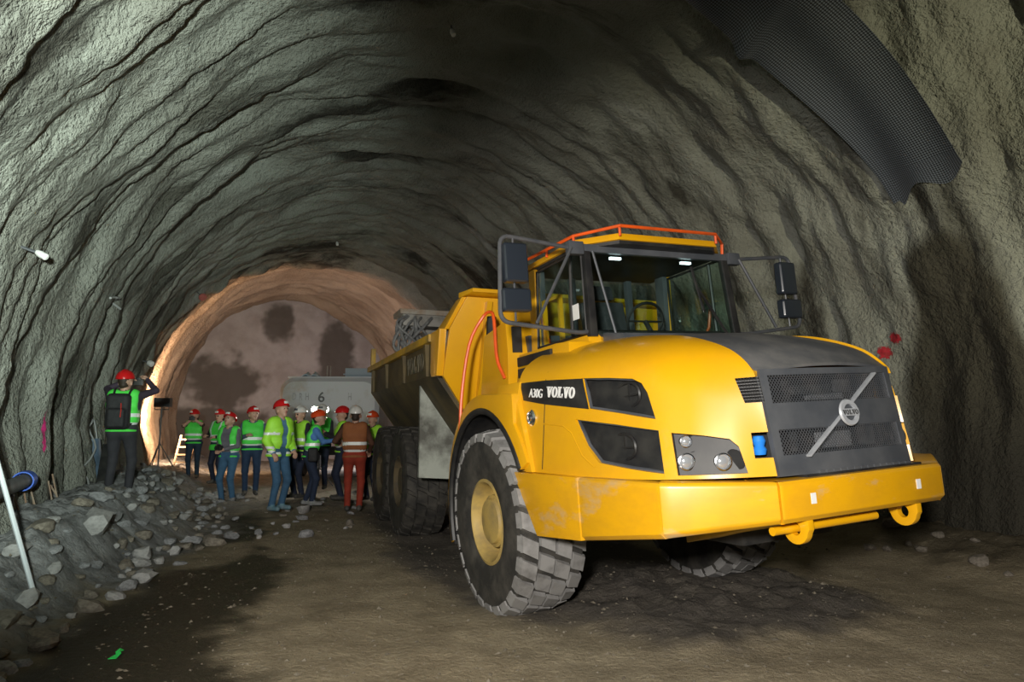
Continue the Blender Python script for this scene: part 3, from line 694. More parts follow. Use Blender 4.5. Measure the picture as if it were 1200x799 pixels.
for y in (-.48, .48): tow_eye(y).build('tow_eye', M_YEL, truck, bevel=.004)
b = MB(); b.tube([(2.60, -.66, .90), (2.60, .22, .90)], .026, 12); b.build('tow_tube', M_YEL, truck)
# front chassis
b = MB(); b.bb((-1.0, -.42, .72), (2.1, .42, 1.30)); b.bb((.7, -.78, .85), (2.0, .78, 1.25)); b.build('front_chassis', M_BLACK, truck, bevel=.02)
b = MB(); b.tube([(0, -1.0, .79), (0, 1.0, .79)], .16, 16); b.lathe([(0, -.3), (.3, -.22), (.36, 0), (.3, .22), (0, .3)], (0, 0, .79), (1, 0, 0), 18); b.build('front_axle', M_BLACK, truck)
# fenders
def fender():
    b = MB(); n = 26; G = []
    th = np.linspace(math.radians(196), math.radians(28), n)
    V = []; F = []
    for t in th:
        rx, rz, ox, oz = .90, .99, .0, .79
        xi, zi = ox + rx * math.cos(t) * .99, oz + rz * math.sin(t)
        g = 1.16 if math.cos(t) < .2 else 1.16
        xo, zo = ox - .015 + (rx + .10) * math.cos(t), oz + (rz + .12) * math.sin(t)
        if math.cos(t) > .15: xo = max(xo, .66); zo = min(1.96, max(zo, oz + rz * math.sin(t) + .04)) if t > 1.0 else zo
        V += [(xi, -1.385, zi), (xo, -1.36, zo), (xo, -.80, zo), (xi, -.80, zi)]
    for i in range(n - 1):
        for j in range(4): F.append((i * 4 + j, (i + 1) * 4 + j, (i + 1) * 4 + (j + 1) % 4, i * 4 + (j + 1) % 4))
    F += [(3, 2, 1, 0), tuple((n - 1) * 4 + j for j in range(4))]
    b.add(V, F); return b
both(fender(), 'front_fender', M_YEL, bevel=.012)
fp = MB()
arc = [(.90 * math.cos(t) * .99, .79 + .99 * math.sin(t)) for t in np.linspace(math.radians(70), math.radians(28), 10)]
poly = [(.30, 1.955), (.66, 1.955), (.66, 1.80), (.90, 1.235)] + [(arc[-1][0] + .02, 1.235)] + arc[::-1]
A = [(x, -1.375 + (x - .3) * .06 if z < 1.72 else -1.365 + (x - .3) * .09 + (z - 1.72) * .22, z) for x, z in poly]
fp.loops(A, [(x, -1.0, z) for x, z in poly]); both(fp, 'fender_panel', M_YEL, bevel=.012)
b = MB(); G = np.array([[(.885 * math.cos(t), y, .79 + .975 * math.sin(t)) for y in (-1.375, -.62)] for t in np.linspace(math.radians(198), math.radians(29), 28)]); b.grid(G); both(b, 'fender_liner', M_BLACK, solid=.012)
b = MB(); b.bb((-.95, -.66, .75), (.9, -.62, 1.75)); both(b, 'inner_guard', M_DARK)
b = MB(); b.tube([(.885 * math.cos(t), -1.37, .79 + .965 * math.sin(t)) for t in np.linspace(math.radians(196), math.radians(29), 30)], .032, 8); both(b, 'fender_lip', M_BLACK)
b = MB(); b.lathe([(0, -.02), (.06, -.02), (.066, .01), (.05, .022), (.046, .01), (.03, .012), (.024, .03), (0, .034)], (.83, hood_y(.83, 1.655) - .02, 1.655), (.05, -1, 0), 22); both(b, 'marker_lamp', M_CHROME)

# wheels
def tyre():
    b = MB(); R = .795; w = .30
    prof = [(.34, -.24), (.40, -.285), (.52, -.30), (.66, -.295), (.735, -.28), (.76, -.26), (.765, 0), (.76, .26), (.735, .28), (.66, .295), (.52, .30), (.40, .285), (.34, .24)]
    b.lathe(prof, (0, 0, 0), (0, 1, 0), 56, 0)
    nl = 26
    for k in range(nl):
        for row, (y0, y1, sk0, sk1, ph) in enumerate(((-.292, -.155, .10, .02, 0), (-.145, -.005, .03, -.045, .5), (.005, .145, .045, -.03, 0.0), (.155, .292, -.02, -.10, .5))):
            a0 = 2 * math.pi * (k + ph) / nl; da = 2 * math.pi / nl * .80
            def P(y, a, r): return (r * math.cos(a), y, r * math.sin(a))
            q = []
            for r_, sh in ((.74, 0), (.80, .014)):
                e0 = .745 if abs(y0) > .25 and r_ > .75 else r_; e1 = .745 if abs(y1) > .25 and r_ > .75 else r_
                e0 = max(e0, .772) if r_ > .75 else e0; e1 = max(e1, .772) if r_ > .75 else e1
                q += [P(y0 + sh * .5, a0 + sk0 + sh, e0), P(y1 - sh * .5, a0 + sk1 + sh, e1), P(y1 - sh * .5, a0 + sk1 + da - sh, e1), P(y0 + sh * .5, a0 + sk0 + da - sh, e0)]
            b.add(q, [(0,1,2,3), (4,7,6,5), (0,4,5,1), (1,5,6,2), (2,6,7,3), (3,7,4,0)], 1)
    # shoulder lugs reaching down the sidewall
    for k in range(nl):
        for sg in (-1, 1):
            a0 = 2 * math.pi * (k + (0 if sg < 0 else .5)) / nl + (.10 if sg < 0 else -.10); da = 2 * math.pi / nl * .72
            q = [(r_ * math.cos(a), sg * y, r_ * math.sin(a)) for (r_, y) in ((.772, .285), (.70, .303)) for a in (a0 + .01, a0 + da)] + [(r_ * math.cos(a), sg * y, r_ * math.sin(a)) for (r_, y) in ((.74, .25), (.69, .26)) for a in (a0 + .01, a0 + da)]
            b.add(q, [(0,1,3,2), (4,6,7,5), (0,4,5,1), (2,3,7,6), (0,2,6,4), (1,5,7,3)], 1)
    return b.mesh('tyre', [M_TYRE, M_TREAD], ang=30)
def rim_mesh():
    b = MB(); b.lathe([(.375, -.235), (.37, -.268), (.345, -.275), (.325, -.25), (.315, -.20), (.30, -.11), (.27, -.10), (.235, -.125), (.225, -.20), (.18, -.21), (.0, -.215)], (0, 0, 0), (0, 1, 0), 48)
    b.lathe([(.34, -.2), (.34, .24), (0, .24)], (0, 0, 0), (0, 1, 0), 32)
    for k in range(16):
        a = 2 * math.pi * k / 16; b.lathe([(.014, 0), (.014, -.018), (0, -.02)], (.272 * math.cos(a), -.10, .272 * math.sin(a)), (0, 1, 0), 6)
    return b.mesh('rim', M_RIM)
def hub_mesh():
    b = MB(); b.lathe([(.20, -.20), (.19, -.235), (.10, -.25), (.0, -.252)], (0, 0, 0), (0, 1, 0), 28); return b.mesh('hub_cap', M_RIM)
TY, RM, HB = tyre(), rim_mesh(), hub_mesh()
TYR = TY.copy(); TYR.materials.clear(); TYR.materials.append(M_TYRE); TYR.materials.append(mat('muddy_shaded_tread', (.035, .032, .028), (.085, .076, .062), 5, .85))  # rear tyres: mud, with shade behind the fender darkened into the colour
RMR = RM.copy(); RMR.materials.clear(); RMR.materials.append(mat('muddy_shaded_rim', (.12, .09, .045), (.06, .05, .035), 5, .8)); HBR = HB.copy(); HBR.materials.clear(); HBR.materials.append(RMR.materials[0])  # rear rims and hubs: mud and painted shade likewise
def wheel(x, y, z, M0, name):
    k = 1 if y < 0 else -1
    Mw = M0 @ Matrix.Translation((x, y, z)) @ (Matrix.Identity(4) if k > 0 else Matrix.Rotation(math.pi, 4, 'Z')) @ Matrix.Rotation(random.uniform(0, 1), 4, 'Y')
    rr = name == 'rear_wheel'; t = link(bpy.data.objects.new(name, TYR if rr else TY), truck, Mw)
    link(bpy.data.objects.new('rim', RMR if rr else RM), t); link(bpy.data.objects.new('hub_cap', HBR if rr else HB), t)
I4 = Matrix.Identity(4)
wheel(0, -1.1, .785, I4, 'front_wheel'); wheel(0, 1.1, .785, I4, 'front_wheel')
for X_ in (-4.175, -5.845):
    for Y_ in (-1.1, 1.1): wheel(X_, Y_, .785, MREL, 'rear_wheel')

# ---------------- cab
b = MB()
b.bb((-.20, -.80, 1.55), (1.0, .80, 2.30)); b.build('cab_base', M_YEL, truck, bevel=.02)
for sg in (-1, 1):
    b = MB(); b.prism([(-.03, 2.2), (.09, 2.2), (.12, 3.06), (.0, 3.06)], 'Y', sg * .80, sg * .75); b.build('rear_pillar', M_YEL, truck, bevel=.012)
    b = MB(); b.prism([(-.03, 2.2), (.10, 2.2), (.13, 3.06), (.0, 3.06)], 'Y', sg * .75, sg * .69); b.build('pillar_lining', M_DGREY, truck, bevel=.012)
    b = MB(); b.loops([(.98, sg * .80, 2.28), (1.04, sg * .80, 2.28), (.98, sg * .77, 3.06), (.92, sg * .77, 3.06)], [(.98, sg * .73, 2.28), (1.04, sg * .73, 2.28), (.98, sg * .71, 3.06), (.92, sg * .71, 3.06)]); b.build('front_pillar', M_BLACK, truck, bevel=.008)
    b = MB(); b.loops([(.09, sg * .79, 2.30), (.97, sg * .79, 2.30), (.93, sg * .765, 3.04), (.11, sg * .765, 3.04)], [(.09, sg * .784, 2.30), (.97, sg * .784, 2.30), (.93, sg * .759, 3.04), (.11, sg * .759, 3.04)]); g = b.build('side_window', M_GLASS, truck)
    b = MB(); b.tube([(.10, sg * .79, 2.31), (.97, sg * .79, 2.31), (.93, sg * .765, 3.03), (.12, sg * .765, 3.03)], .016, 6, True); b.tube([(.74, sg * .79, 2.31), (.74, sg * .765, 3.03)], .016, 6); b.build('window_seal', M_BLACK, g)
b = MB(); b.loops([(1.03, -.74, 2.30), (1.03, .74, 2.30), (.965, .72, 3.03), (.965, -.72, 3.03)], [(1.024, -.74, 2.30), (1.024, .74, 2.30), (.959, .72, 3.03), (.959, -.72, 3.03)]); ws = b.build('windshield', M_GLASS, truck)
b = MB(); b.bar((1.05, .62, 2.31), (1.02, .36, 2.72), .02, .015, (1, 0, 0)); b.bar((1.03, .40, 2.50), (.995, .33, 2.92), .014, .02, (1, 0, 0)); b.build('wiper', M_BLACK, ws)
b = MB(); b.loops([(-.12, -.70, 2.45), (-.12, .70, 2.45), (-.07, .70, 3.0), (-.07, -.70, 3.0)], [(-.125, -.70, 2.45), (-.125, .70, 2.45), (-.075, .70, 3.0), (-.075, -.70, 3.0)]); b.build('rear_window', M_GLASS, truck)
b = MB(); b.prism([(-.2, 2.28), (-.1, 2.28), (-.1, 2.46), (-.2, 2.46)], 'Y', -.79, .79); b.build('cab_back', M_DGREY, truck)
for y in (-.31, .36):
    b = MB(); b.bb((-.06, y - .03, 2.3), (-.0, y + .03, 3.02)); b.build('rear_post', M_DGREY, truck, bevel=.006)
b = MB(); b.bb((.93, -.77, 3.0), (.985, .77, 3.065)); b.build('header_bar', M_DGREY, truck, bevel=.008)
roof_plan = [(-.18, -.80), (.86, -.80), (1.14, -.52), (1.14, .52), (.86, .80), (-.18, .80)]
b = MB(); b.loops([(x, y, 3.075) for x, y in roof_plan], [(x * .985, y * .98, 3.135) for x, y in roof_plan]); roof = b.build('cab_roof', M_YEL, truck, bevel=.014)
b = MB(); b.loops([(x * .97, y * .96, 3.05) for x, y in roof_plan], [(x * .985, y * .97, 3.085) for x, y in roof_plan]); b.build('sun_visor', M_BLACK, roof)
rp = [(-.10, -.82, 3.09), (-.08, -.82, 3.175), (.86, -.79, 3.165), (1.16, -.52, 3.185), (1.16, .50, 3.185), (.94, .77, 3.18), (.92, .78, 3.06)]
b = MB(); b.tube(rp, .014, 8); rl = b.build('roof_rail', M_ORANGE, truck)
for p in ((.40, -.805), (.86, -.79), (1.155, -.52), (1.155, .50)):
    b = MB(); b.tube([(p[0], p[1], 3.10), (p[0], p[1], 3.17)], .012, 6); b.build('rail_post', M_ORANGE, rl)
for y in (-.42, .34):
    b = MB(); b.bb((.90, y - .055, 2.965), (.925, y + .055, 2.985)); b.build('cab_light', mat('cab_lamp_%d' % (y > 0), (.8, .85, .9), None, rough=.3, emit=((.85, .95, 1.0), 3.0)), truck)
# inside the cab
b = MB(); b.bb((.10, -.24, 2.02), (.58, .24, 2.16)); b.prism([(.02, 2.12), (.16, 2.12), (.06, 2.78), (-.06, 2.78)], 'Y', -.23, .23); b.prism([(-.03, 2.80), (.06, 2.80), (.03, 2.95), (-.06, 2.95)], 'Y', -.12, .12); b.build('driver_seat', M_SEAT, truck, bevel=.03)
b = MB(); b.prism([(.72, 2.1), (1.0, 2.1), (1.0, 2.33), (.88, 2.36), (.74, 2.30)], 'Y', -.7, .7); b.build('dashboard', M_BLACK, truck, bevel=.02)
ring = [(.70 + .06 * math.sin(t) , .19 * math.cos(t), 2.47 + .16 * math.sin(t)) for t in np.linspace(0, 2 * math.pi, 24)[:-1]]
b = MB(); b.tube(ring, .014, 6, True); b.tube([(.70, 0, 2.47), (.80, 0, 2.32)], .022, 8); b.bar((.70, -.18, 2.47), (.70, .18, 2.47), .03, .012); b.build('steering_wheel', M_BLACK, truck)
b = MB(); b.bb((.78, -.802, 2.45), (.88, -.799, 2.58)); b.build('window_notice', M_WHITE, truck)
b = MB(); b.bb((.12, -.74, 2.3), (.15, -.70, 2.75)); b.bb((.12, -.74, 2.72), (.45, -.70, 2.75)); b.bb((.42, -.74, 2.3), (.45, -.70, 2.75)); b.build('grab_frame', M_YEL, truck)
# deck box and louvres beside the cab, cover behind it
for sg in (-1, 1):
    b = MB(); b.loops([(.06, sg * 1.03, 1.94), (1.06, sg * 1.03, 1.94), (1.02, sg * 1.0, 2.24), (.80, sg * 1.0, 2.255), (.10, sg * 1.0, 2.245)], [(.06, sg * .78, 1.94), (1.06, sg * .78, 1.94), (1.02, sg * .78, 2.24), (.80, sg * .78, 2.255), (.10, sg * .78, 2.245)]); dk = b.build('deck_box', M_YEL, truck, bevel=.015)
    for z in (2.07, 2.175):
        b = MB(); b.bb((.12, sg * 1.02 - .012, z - .042), (.76, sg * 1.02 + .012, z + .042)); b.build('louvre', M_BLACK, dk, bevel=.006)
    b = MB(); b.loops([(-.85, sg * 1.02, 1.85), (-.14, sg * 1.02, 1.85), (-.14, sg * 1.0, 2.30), (-.20, sg * .98, 2.62), (-.75, sg * .98, 2.55)], [(-.85, sg * .60, 1.85), (-.14, sg * .60, 1.85), (-.14, sg * .60, 2.30), (-.20, sg * .60, 2.62), (-.75, sg * .60, 2.55)]); cv = b.build('rear_cover', M_YEL, truck, bevel=.02)
    b = MB(); b.bb((-.138, sg * .90 - .05, 2.30), (-.125, sg * .90 + .05, 2.55)); b.build('cover_mirror', M_BLACK, cv)
b = MB(); b.tube([(-.70, -.86, 1.9), (-.74, -.90, 2.2), (-.72, -.92, 2.5), (-.70, -.9, 2.75)], .05, 10); b.build('intake_pipe', M_BLACK, truck)
b = MB(); b.tube(catmull([(-.55, -1.37, 1.55), (-.55, -1.33, 1.95), (-.52, -1.235, 2.44), (-.46, -1.10, 2.70), (-.38, -1.05, 2.735), (-.33, -1.04, 2.65), (-.27, -1.06, 2.27), (-.2, -1.02, 2.06)], 26), .017, 8); b.build('grab_rail', M_ORANGE, truck)
b = MB(); b.tube(catmull([(-.55, 1.37, 1.55), (-.55, 1.33, 1.95), (-.52, 1.235, 2.44), (-.46, 1.10, 2.70), (-.38, 1.05, 2.735), (-.33, 1.04, 2.65), (-.27, 1.06, 2.27), (-.2, 1.02, 2.06)], 26), .017, 8); b.build('grab_rail', M_ORANGE, truck)
b = MB(); b.tube([(.55, .80, 2.35), (.56, .86, 2.45), (.6, .86, 2.62)], .014, 6); b.build('door_handle_rail', M_ORANGE, truck)
# mirrors
def rounded(P, r, n=5):
    P = [Vector(p) for p in P]; out = []
    for i, p in enumerate(P):
        if i in (0, len(P) - 1): out.append(p); continue
        a = (P[i - 1] - p); c = (P[i + 1] - p); la, lc = min(r, a.length / 2), min(r, c.length / 2)
        p0 = p + a.normalized() * la; p1 = p + c.normalized() * lc
        for k in range(n + 1):
            t = k / n; out.append(p0 * (1 - t) ** 2 + p * 2 * t * (1 - t) + p1 * t * t)
    return out
for sg in (-1, 1):
    b = MB(); b.tube(rounded([(.96, sg * .80, 3.02), (1.0, sg * 1.54, 3.08), (1.02, sg * 1.585, 2.39), (1.0, sg * .86, 2.31), (.98, sg * .78, 2.33)], .09), .018, 8)
    mf = b.build('mirror_frame', M_FRAME, truck)
    b = MB(); b.tube([(1.0, sg * .90, 3.02), (1.01, sg * 1.27, 2.38)], .014, 6); b.build('brace', M_FRAME, mf)
    b = MB(); b.tube([(1.0, sg * 1.43, 3.06), (1.01, sg * 1.45, 2.38)], .009, 6); b.build('mirror_rod', M_FRAME, mf)
    b = MB(); b.box((1.03, sg * 1.44, 2.85), (.09, .20, .31)); b.build('mirror_housing', M_MIRR, mf, bevel=.03, seg=3)
    b = MB(); b.box((.98, sg * 1.44, 2.85), (.006, .17, .27)); b.build('mirror_pane', M_CHROME, mf)
    b = MB(); b.box((1.03, sg * 1.45, 2.555), (.09, .24, .18)); b.build('mirror_housing', M_MIRR, mf, bevel=.03, seg=3)
    b = MB(); b.box((.98, sg * 1.45, 2.555), (.006, .20, .14)); b.build('mirror_pane', M_CHROME, mf)
    b = MB(); b.bb((.93, sg * .85 - .07, 2.97), (1.0, sg * .85 + .07, 3.08)); b.build('bracket', M_DGREY, mf, bevel=.01)
b = MB(); b.tube([(1.0, -.70, 3.0), (1.07, -.58, 2.30)], .011, 6); b.build('screen_rod', M_FRAME, truck)

# ---------------- rear unit
def rb(b, name, m, parent=truck, **k): return b.build(name, m, parent, MREL if parent is truck else None, **k)
sec_o = [(-1.45, 2.64), (-1.45, 2.18), (-.95, 1.48), (.95, 1.48), (1.45, 2.18), (1.45, 2.64)]
sec_i = [(-1.36, 2.64), (-1.36, 2.22), (-.90, 1.56), (.90, 1.56), (1.36, 2.22), (1.36, 2.64)]
b = MB(); ring = sec_o + sec_i[::-1]
b.prism([(y, z) for y, z in ring], 'X', -6.55, -1.62)
body = rb(b, 'dump_body', M_BODY)
b = MB(); P_ = [(y, z) for y, z in ring]; b.loops([(-6.56, y, z) for y, z in P_], [(-7.25, y * .93, z + .30 if z < 2.3 else z + .02) for y, z in P_]); b.build('tail_chute', M_YELD, body)
for sg in (-1, 1):
    b = MB(); b.bb((-6.6, sg * 1.485 - .04, 2.56), (-1.66, sg * 1.485 + .04, 2.65)); b.build('top_rail', M_YELD, body, bevel=.01)
    for x in (-2.0, -3.4, -4.8, -6.2):
        b = MB(); b.loops([(x - .05, sg * 1.45, 2.56), (x + .05, sg * 1.45, 2.56), (x + .05, sg * 1.45, 2.18), (x - .05, sg * 1.45, 2.18)], [(x - .05, sg * 1.50, 2.56), (x + .05, sg * 1.50, 2.56), (x + .05, sg * 1.48, 2.18), (x - .05, sg * 1.48, 2.18)]); b.build('rib', M_BODY, body)
    b = MB(); b.prism([(-1.66, 2.66), (-1.66, 2.20), (-1.60, 2.15), (-1.36, 2.15), (-1.24, 2.66)], 'Y', sg * 1.50, sg * 1.42); b.build('front_wing', M_YEL, body, bevel=.01)
    b = MB(); b.loops([(-1.60, sg * 1.46, 2.66), (-1.26, sg * 1.44, 2.66), (-1.10, sg * 1.29, 3.0), (-1.34, sg * 1.29, 3.0)], [(-1.60, sg * 1.40, 2.66), (-1.26, sg * 1.38, 2.66), (-1.10, sg * 1.23, 3.0), (-1.34, sg * 1.23, 3.0)]); b.build('upper_side_plate', M_YEL, body, bevel=.008)
    b = MB(); b.prism([(-6.7, 2.66), (-6.55, 2.66), (-6.55, 3.0), (-6.66, 3.0)], 'Y', sg * 1.46, sg * 1.38); b.build('tail_post', M_YELD, body, bevel=.008)
fr = [(-1.43, 2.15), (-1.40, 2.66), (-1.24, 3.0), (1.24, 3.0), (1.40, 2.66), (1.43, 2.15), (.93, 1.48), (-.93, 1.48)]
fx = lambda z: -1.62 + (z - 1.48) * .32
b = MB(); b.loops([(fx(z), y, z) for y, z in fr], [(fx(z) + .07, y, z) for y, z in fr]); b.build('front_plate', M_YEL, body, bevel=.012)
b = MB(); b.loops([(-1.20, -1.30, 3.0), (-.92, -1.22, 3.03), (-.92, 1.22, 3.03), (-1.20, 1.30, 3.0)], [(-1.20, -1.30, 3.06), (-.92, -1.22, 3.07), (-.92, 1.22, 3.07), (-1.20, 1.30, 3.06)]); b.build('spill_guard', M_YEL, body, bevel=.008)
for y in (-1.0, -.35, .35, 1.0):
    b = MB(); b.prism([(fx(1.7) + .07, 1.7), (fx(2.95) + .07, 2.95), (fx(2.95) + .15, 2.95), (fx(2.1) + .18, 2.1)], 'Y', y - .03, y + .03); b.build('front_rib', M_YEL, body)
b = MB(); b.box((-1.35, -1.0, 2.25), (.04, .06, .16)); b.build('hinge', M_BLACK, body)
for sg in (-1, 1):
    slab_text('lettering', 'VOLVO', .22, M_FADED, body, (-2.72, sg * 1.458, 2.38), (1 if sg < 0 else -1, 0, 0), (0, 0, 1), .004, .95)
    b = MB(); b.loops([(-2.62, sg * 1.40, 2.22), (-2.62, sg * .62, 1.9), (-2.62, sg * .62, .90), (-2.62, sg * 1.40, .95)], [(-2.68, sg * 1.40, 2.22), (-2.68, sg * .62, 1.9), (-2.68, sg * .62, .90), (-2.68, sg * 1.40, .95)]); rb(b, 'mudguard', M_MUD)
b = MB(); b.bb((-6.6, -.45, .75), (-1.7, .45, 1.35)); b.bb((-1.9, -.3, .6), (-.95, .3, 1.2)); rb(b, 'rear_chassis', M_BLACK, bevel=.02)
for X_ in (-4.175, -5.845):
    b = MB(); b.tube([(X_, -1.0, .785), (X_, 1.0, .785)], .15, 14); b.lathe([(0, -.28), (.28, -.2), (.33, 0), (.28, .2), (0, .28)], (X_, 0, .785), (1, 0, 0), 16); rb(b, 'rear_axle', M_BLACK)
for sg in (-1, 1):
    b = MB(); b.prism([(-5.9, .80), (-4.1, .80), (-4.6, 1.1), (-5.4, 1.1)], 'Y', sg * .55, sg * .70); rb(b, 'bogie_beam', M_BLACK, bevel=.03)
    b = MB(); b.tube([(-2.9, sg * .75, 1.0), (-3.5, sg * .75, 1.6)], .07, 12); rb(b, 'hoist_cylinder', M_GSTEEL)

# ================================================================== people: one continuous surface per body, from blended tapered limbs
def surface_nets(D, org, h):
    S_ = D < 0; nx, ny, nz = D.shape
    cnt = np.zeros((nx - 1, ny - 1, nz - 1), np.int8); acc = np.zeros((nx - 1, ny - 1, nz - 1, 3), np.float32)
    sl = lambda o, n: slice(o, n - 1 + o)
    for ax in range(3):
        o1, o2 = [k for k in range(3) if k != ax]
        for i in (0, 1):
            for j in (0, 1):
                oa = [0, 0, 0]; oa[o1] = i; oa[o2] = j; ob = list(oa); ob[ax] = 1
                A = D[sl(oa[0], nx), sl(oa[1], ny), sl(oa[2], nz)]; B = D[sl(ob[0], nx), sl(ob[1], ny), sl(ob[2], nz)]
                c = (A < 0) != (B < 0); idx = np.nonzero(c); t = A[idx] / (A[idx] - B[idx])
                p = np.zeros((len(t), 3), np.float32) + np.array(oa, np.float32); p[:, ax] = t
                acc[idx] += p; cnt[idx] += 1
    cells = np.nonzero(cnt); vid = -np.ones(cnt.shape, np.int64); vid[cells] = np.arange(len(cells[0]))
    V = (np.stack(cells, -1) + acc[cells] / cnt[cells][:, None]) * h + org
    F = []
    for ax in range(3):
        o1, o2 = (ax + 1) % 3, (ax + 2) % 3
        sa = [slice(1, -1)] * 3; sa[ax] = slice(0, -1); sb = [slice(1, -1)] * 3; sb[ax] = slice(1, None)
        A = S_[tuple(sa)]; B = S_[tuple(sb)]; idx = np.nonzero(A != B); base = np.stack(idx, -1); base[:, o1] += 1; base[:, o2] += 1
        def at(d1, d2):
            q = base.copy(); q[:, o1] -= d1; q[:, o2] -= d2; return vid[q[:, 0], q[:, 1], q[:, 2]]
        Q = np.stack([at(1, 1), at(0, 1), at(0, 0), at(1, 0)], -1); fl = ~A[idx]; Q[fl] = Q[fl][:, ::-1]
        F.append(Q)
    F = np.concatenate(F); F = F[(F >= 0).all(1)]
    return V, F
def sdf_mesh(prims, h, name, mats, post=None, tagfn=None, pad=.05):
    # prim: ('c', a, b, ra, rb, tag, k) tapered capsule or ('r', centre, half, R, radius, tag, k) rounded box
    lo = np.full(3, 9e9); hi = -lo; boxes = []
    for p in prims:
        if p[0] == 'c':
            a, b = np.array(p[1], float), np.array(p[2], float); r = max(p[3], p[4]); l, u = np.minimum(a, b) - r, np.maximum(a, b) + r
        else:
            c = np.array(p[1], float); e = np.abs(np.array(p[3])) @ np.array(p[2], float); l, u = c - e, c + e
        boxes.append((l, u)); lo = np.minimum(lo, l); hi = np.maximum(hi, u)
    lo -= pad; hi += pad; n = np.ceil((hi - lo) / h).astype(int) + 1
    D = np.full(n, .5, np.float32); best = np.full(n, .5, np.float32); ID = np.zeros(n, np.int8)
    G = [lo[i] + h * np.arange(n[i]) for i in range(3)]
    for p, (l, u) in zip(prims, boxes):
        k = p[-1]; m = pad + k; i0 = np.clip(((l - m - lo) / h).astype(int), 0, n); i1 = np.clip(((u + m - lo) / h).astype(int) + 2, 0, n)
        s = tuple(slice(i0[i], i1[i]) for i in range(3)); X, Y, Z = np.meshgrid(*[G[i][s[i]] for i in range(3)], indexing='ij', sparse=True)
        if p[0] == 'c':
            a, b = np.array(p[1], float), np.array(p[2], float); ab = b - a; q = max(ab @ ab, 1e-9)
            t = np.clip(((X - a[0]) * ab[0] + (Y - a[1]) * ab[1] + (Z - a[2]) * ab[2]) / q, 0, 1)
            d = np.sqrt((X - a[0] - t * ab[0]) ** 2 + (Y - a[1] - t * ab[1]) ** 2 + (Z - a[2] - t * ab[2]) ** 2) - (p[3] + t * (p[4] - p[3]))
        else:
            c = np.array(p[1]); R = np.array(p[3]); L_ = [R[0, i] * (X - c[0]) + R[1, i] * (Y - c[1]) + R[2, i] * (Z - c[2]) for i in range(3)]
            Q = [np.abs(L_[i]) - p[2][i] + p[4] for i in range(3)]
            d = np.sqrt(sum(np.maximum(q, 0) ** 2 for q in Q)) + np.minimum(np.maximum(np.maximum(Q[0], Q[1]), Q[2]), 0) - p[4]
        d = d.astype(np.float32); cur = D[s]; hh = np.clip(.5 + .5 * (cur - d) / k, 0, 1)
        D[s] = cur + (d - cur) * hh - k * hh * (1 - hh)
        bs = best[s]; mk = d < bs; bs[mk] = d[mk]; ID[s][mk] = p[-2]
    if post is not None:
        X, Y, Z = np.meshgrid(*G, indexing='ij', sparse=True); D = post(D, X, Y, Z).astype(np.float32)
    V, F = surface_nets(D, lo, h)
    vi = np.clip(np.round((V - lo) / h).astype(int), 0, n - 1); vt = ID[vi[:, 0], vi[:, 1], vi[:, 2]]
    if tagfn is not None: vt = tagfn(V, vt)
    me = bpy.data.meshes.new(name); me.vertices.add(len(V)); me.vertices.foreach_set('co', V.reshape(-1))
    me.loops.add(F.size); me.loops.foreach_set('vertex_index', F.reshape(-1).astype(np.int32)); me.polygons.add(len(F)); me.polygons.foreach_set('loop_start', np.arange(0, F.size, 4, dtype=np.int32))
    for m in mats: me.materials.append(m)
    me.polygons.foreach_set('material_index', vt[F[:, 0]].astype(np.int32)); me.polygons.foreach_set('use_smooth', [True] * len(F))
    me.update(calc_edges=True); return me
C_ = {}
def cloth(c, r=.85):
    k = tuple(c)
    if k not in C_: C_[k] = mat('cloth_%d' % len(C_), c, tuple(x * .75 for x in c), 7, r, 0, .15, 60)
    return C_[k]
M_SKIN = mat('skin', (.55, .33, .24), (.48, .27, .19), 6, .55)
M_HAIR = mat('dark_hair', (.035, .022, .014), None, rough=.6); M_EYE = mat('eye', (.03, .025, .02), None, rough=.2); M_LIP = mat('lip', (.42, .17, .14), None, rough=.5)
M_SHOE = mat('shoe_leather', (.05, .048, .045), (.10, .095, .085), 8, .7); M_SHOEG = mat('dusty_shoe', (.32, .34, .35), (.18, .17, .16), 8, .8)
M_VEST = mat('hi_vis_green', (.10, .85, .10), (.08, .72, .07), 6, .6); M_VESTY = mat('hi_vis_lime', (.42, .92, .06), (.36, .80, .05), 6, .6)
M_REFL = mat('reflective_tape', (.86, .90, .88), None, rough=.35, spec=.8)
M_OVEST = mat('brown_orange_vest', (.32, .11, .035), (.25, .085, .03), 6, .8)
M_RED = mat('red_helmet', (.62, .012, .014), None, rough=.25, coat=.5); M_ORH = mat('orange_helmet', (.72, .07, .015), None, rough=.25, coat=.5); M_WHH = mat('white_helmet', (.75, .73, .70), None, rough=.3, coat=.4)
JEAN = (.035, .085, .19); NAVY = (.015, .022, .05)
def unit(v): v = np.array(v, float); return v / max(np.linalg.norm(v), 1e-9)
def ik(a, c, l1, l2, hint):
    a, c = np.array(a, float), np.array(c, float); d = c - a; L_ = min(np.linalg.norm(d), (l1 + l2) * .995); u = unit(d); c = a + u * L_
    x = (l1 * l1 - l2 * l2 + L_ * L_) / (2 * L_); y = math.sqrt(max(l1 * l1 - x * x, 0)); hp = np.array(hint, float); hp = unit(hp - u * (hp @ u))
    return a + u * x + hp * y, c
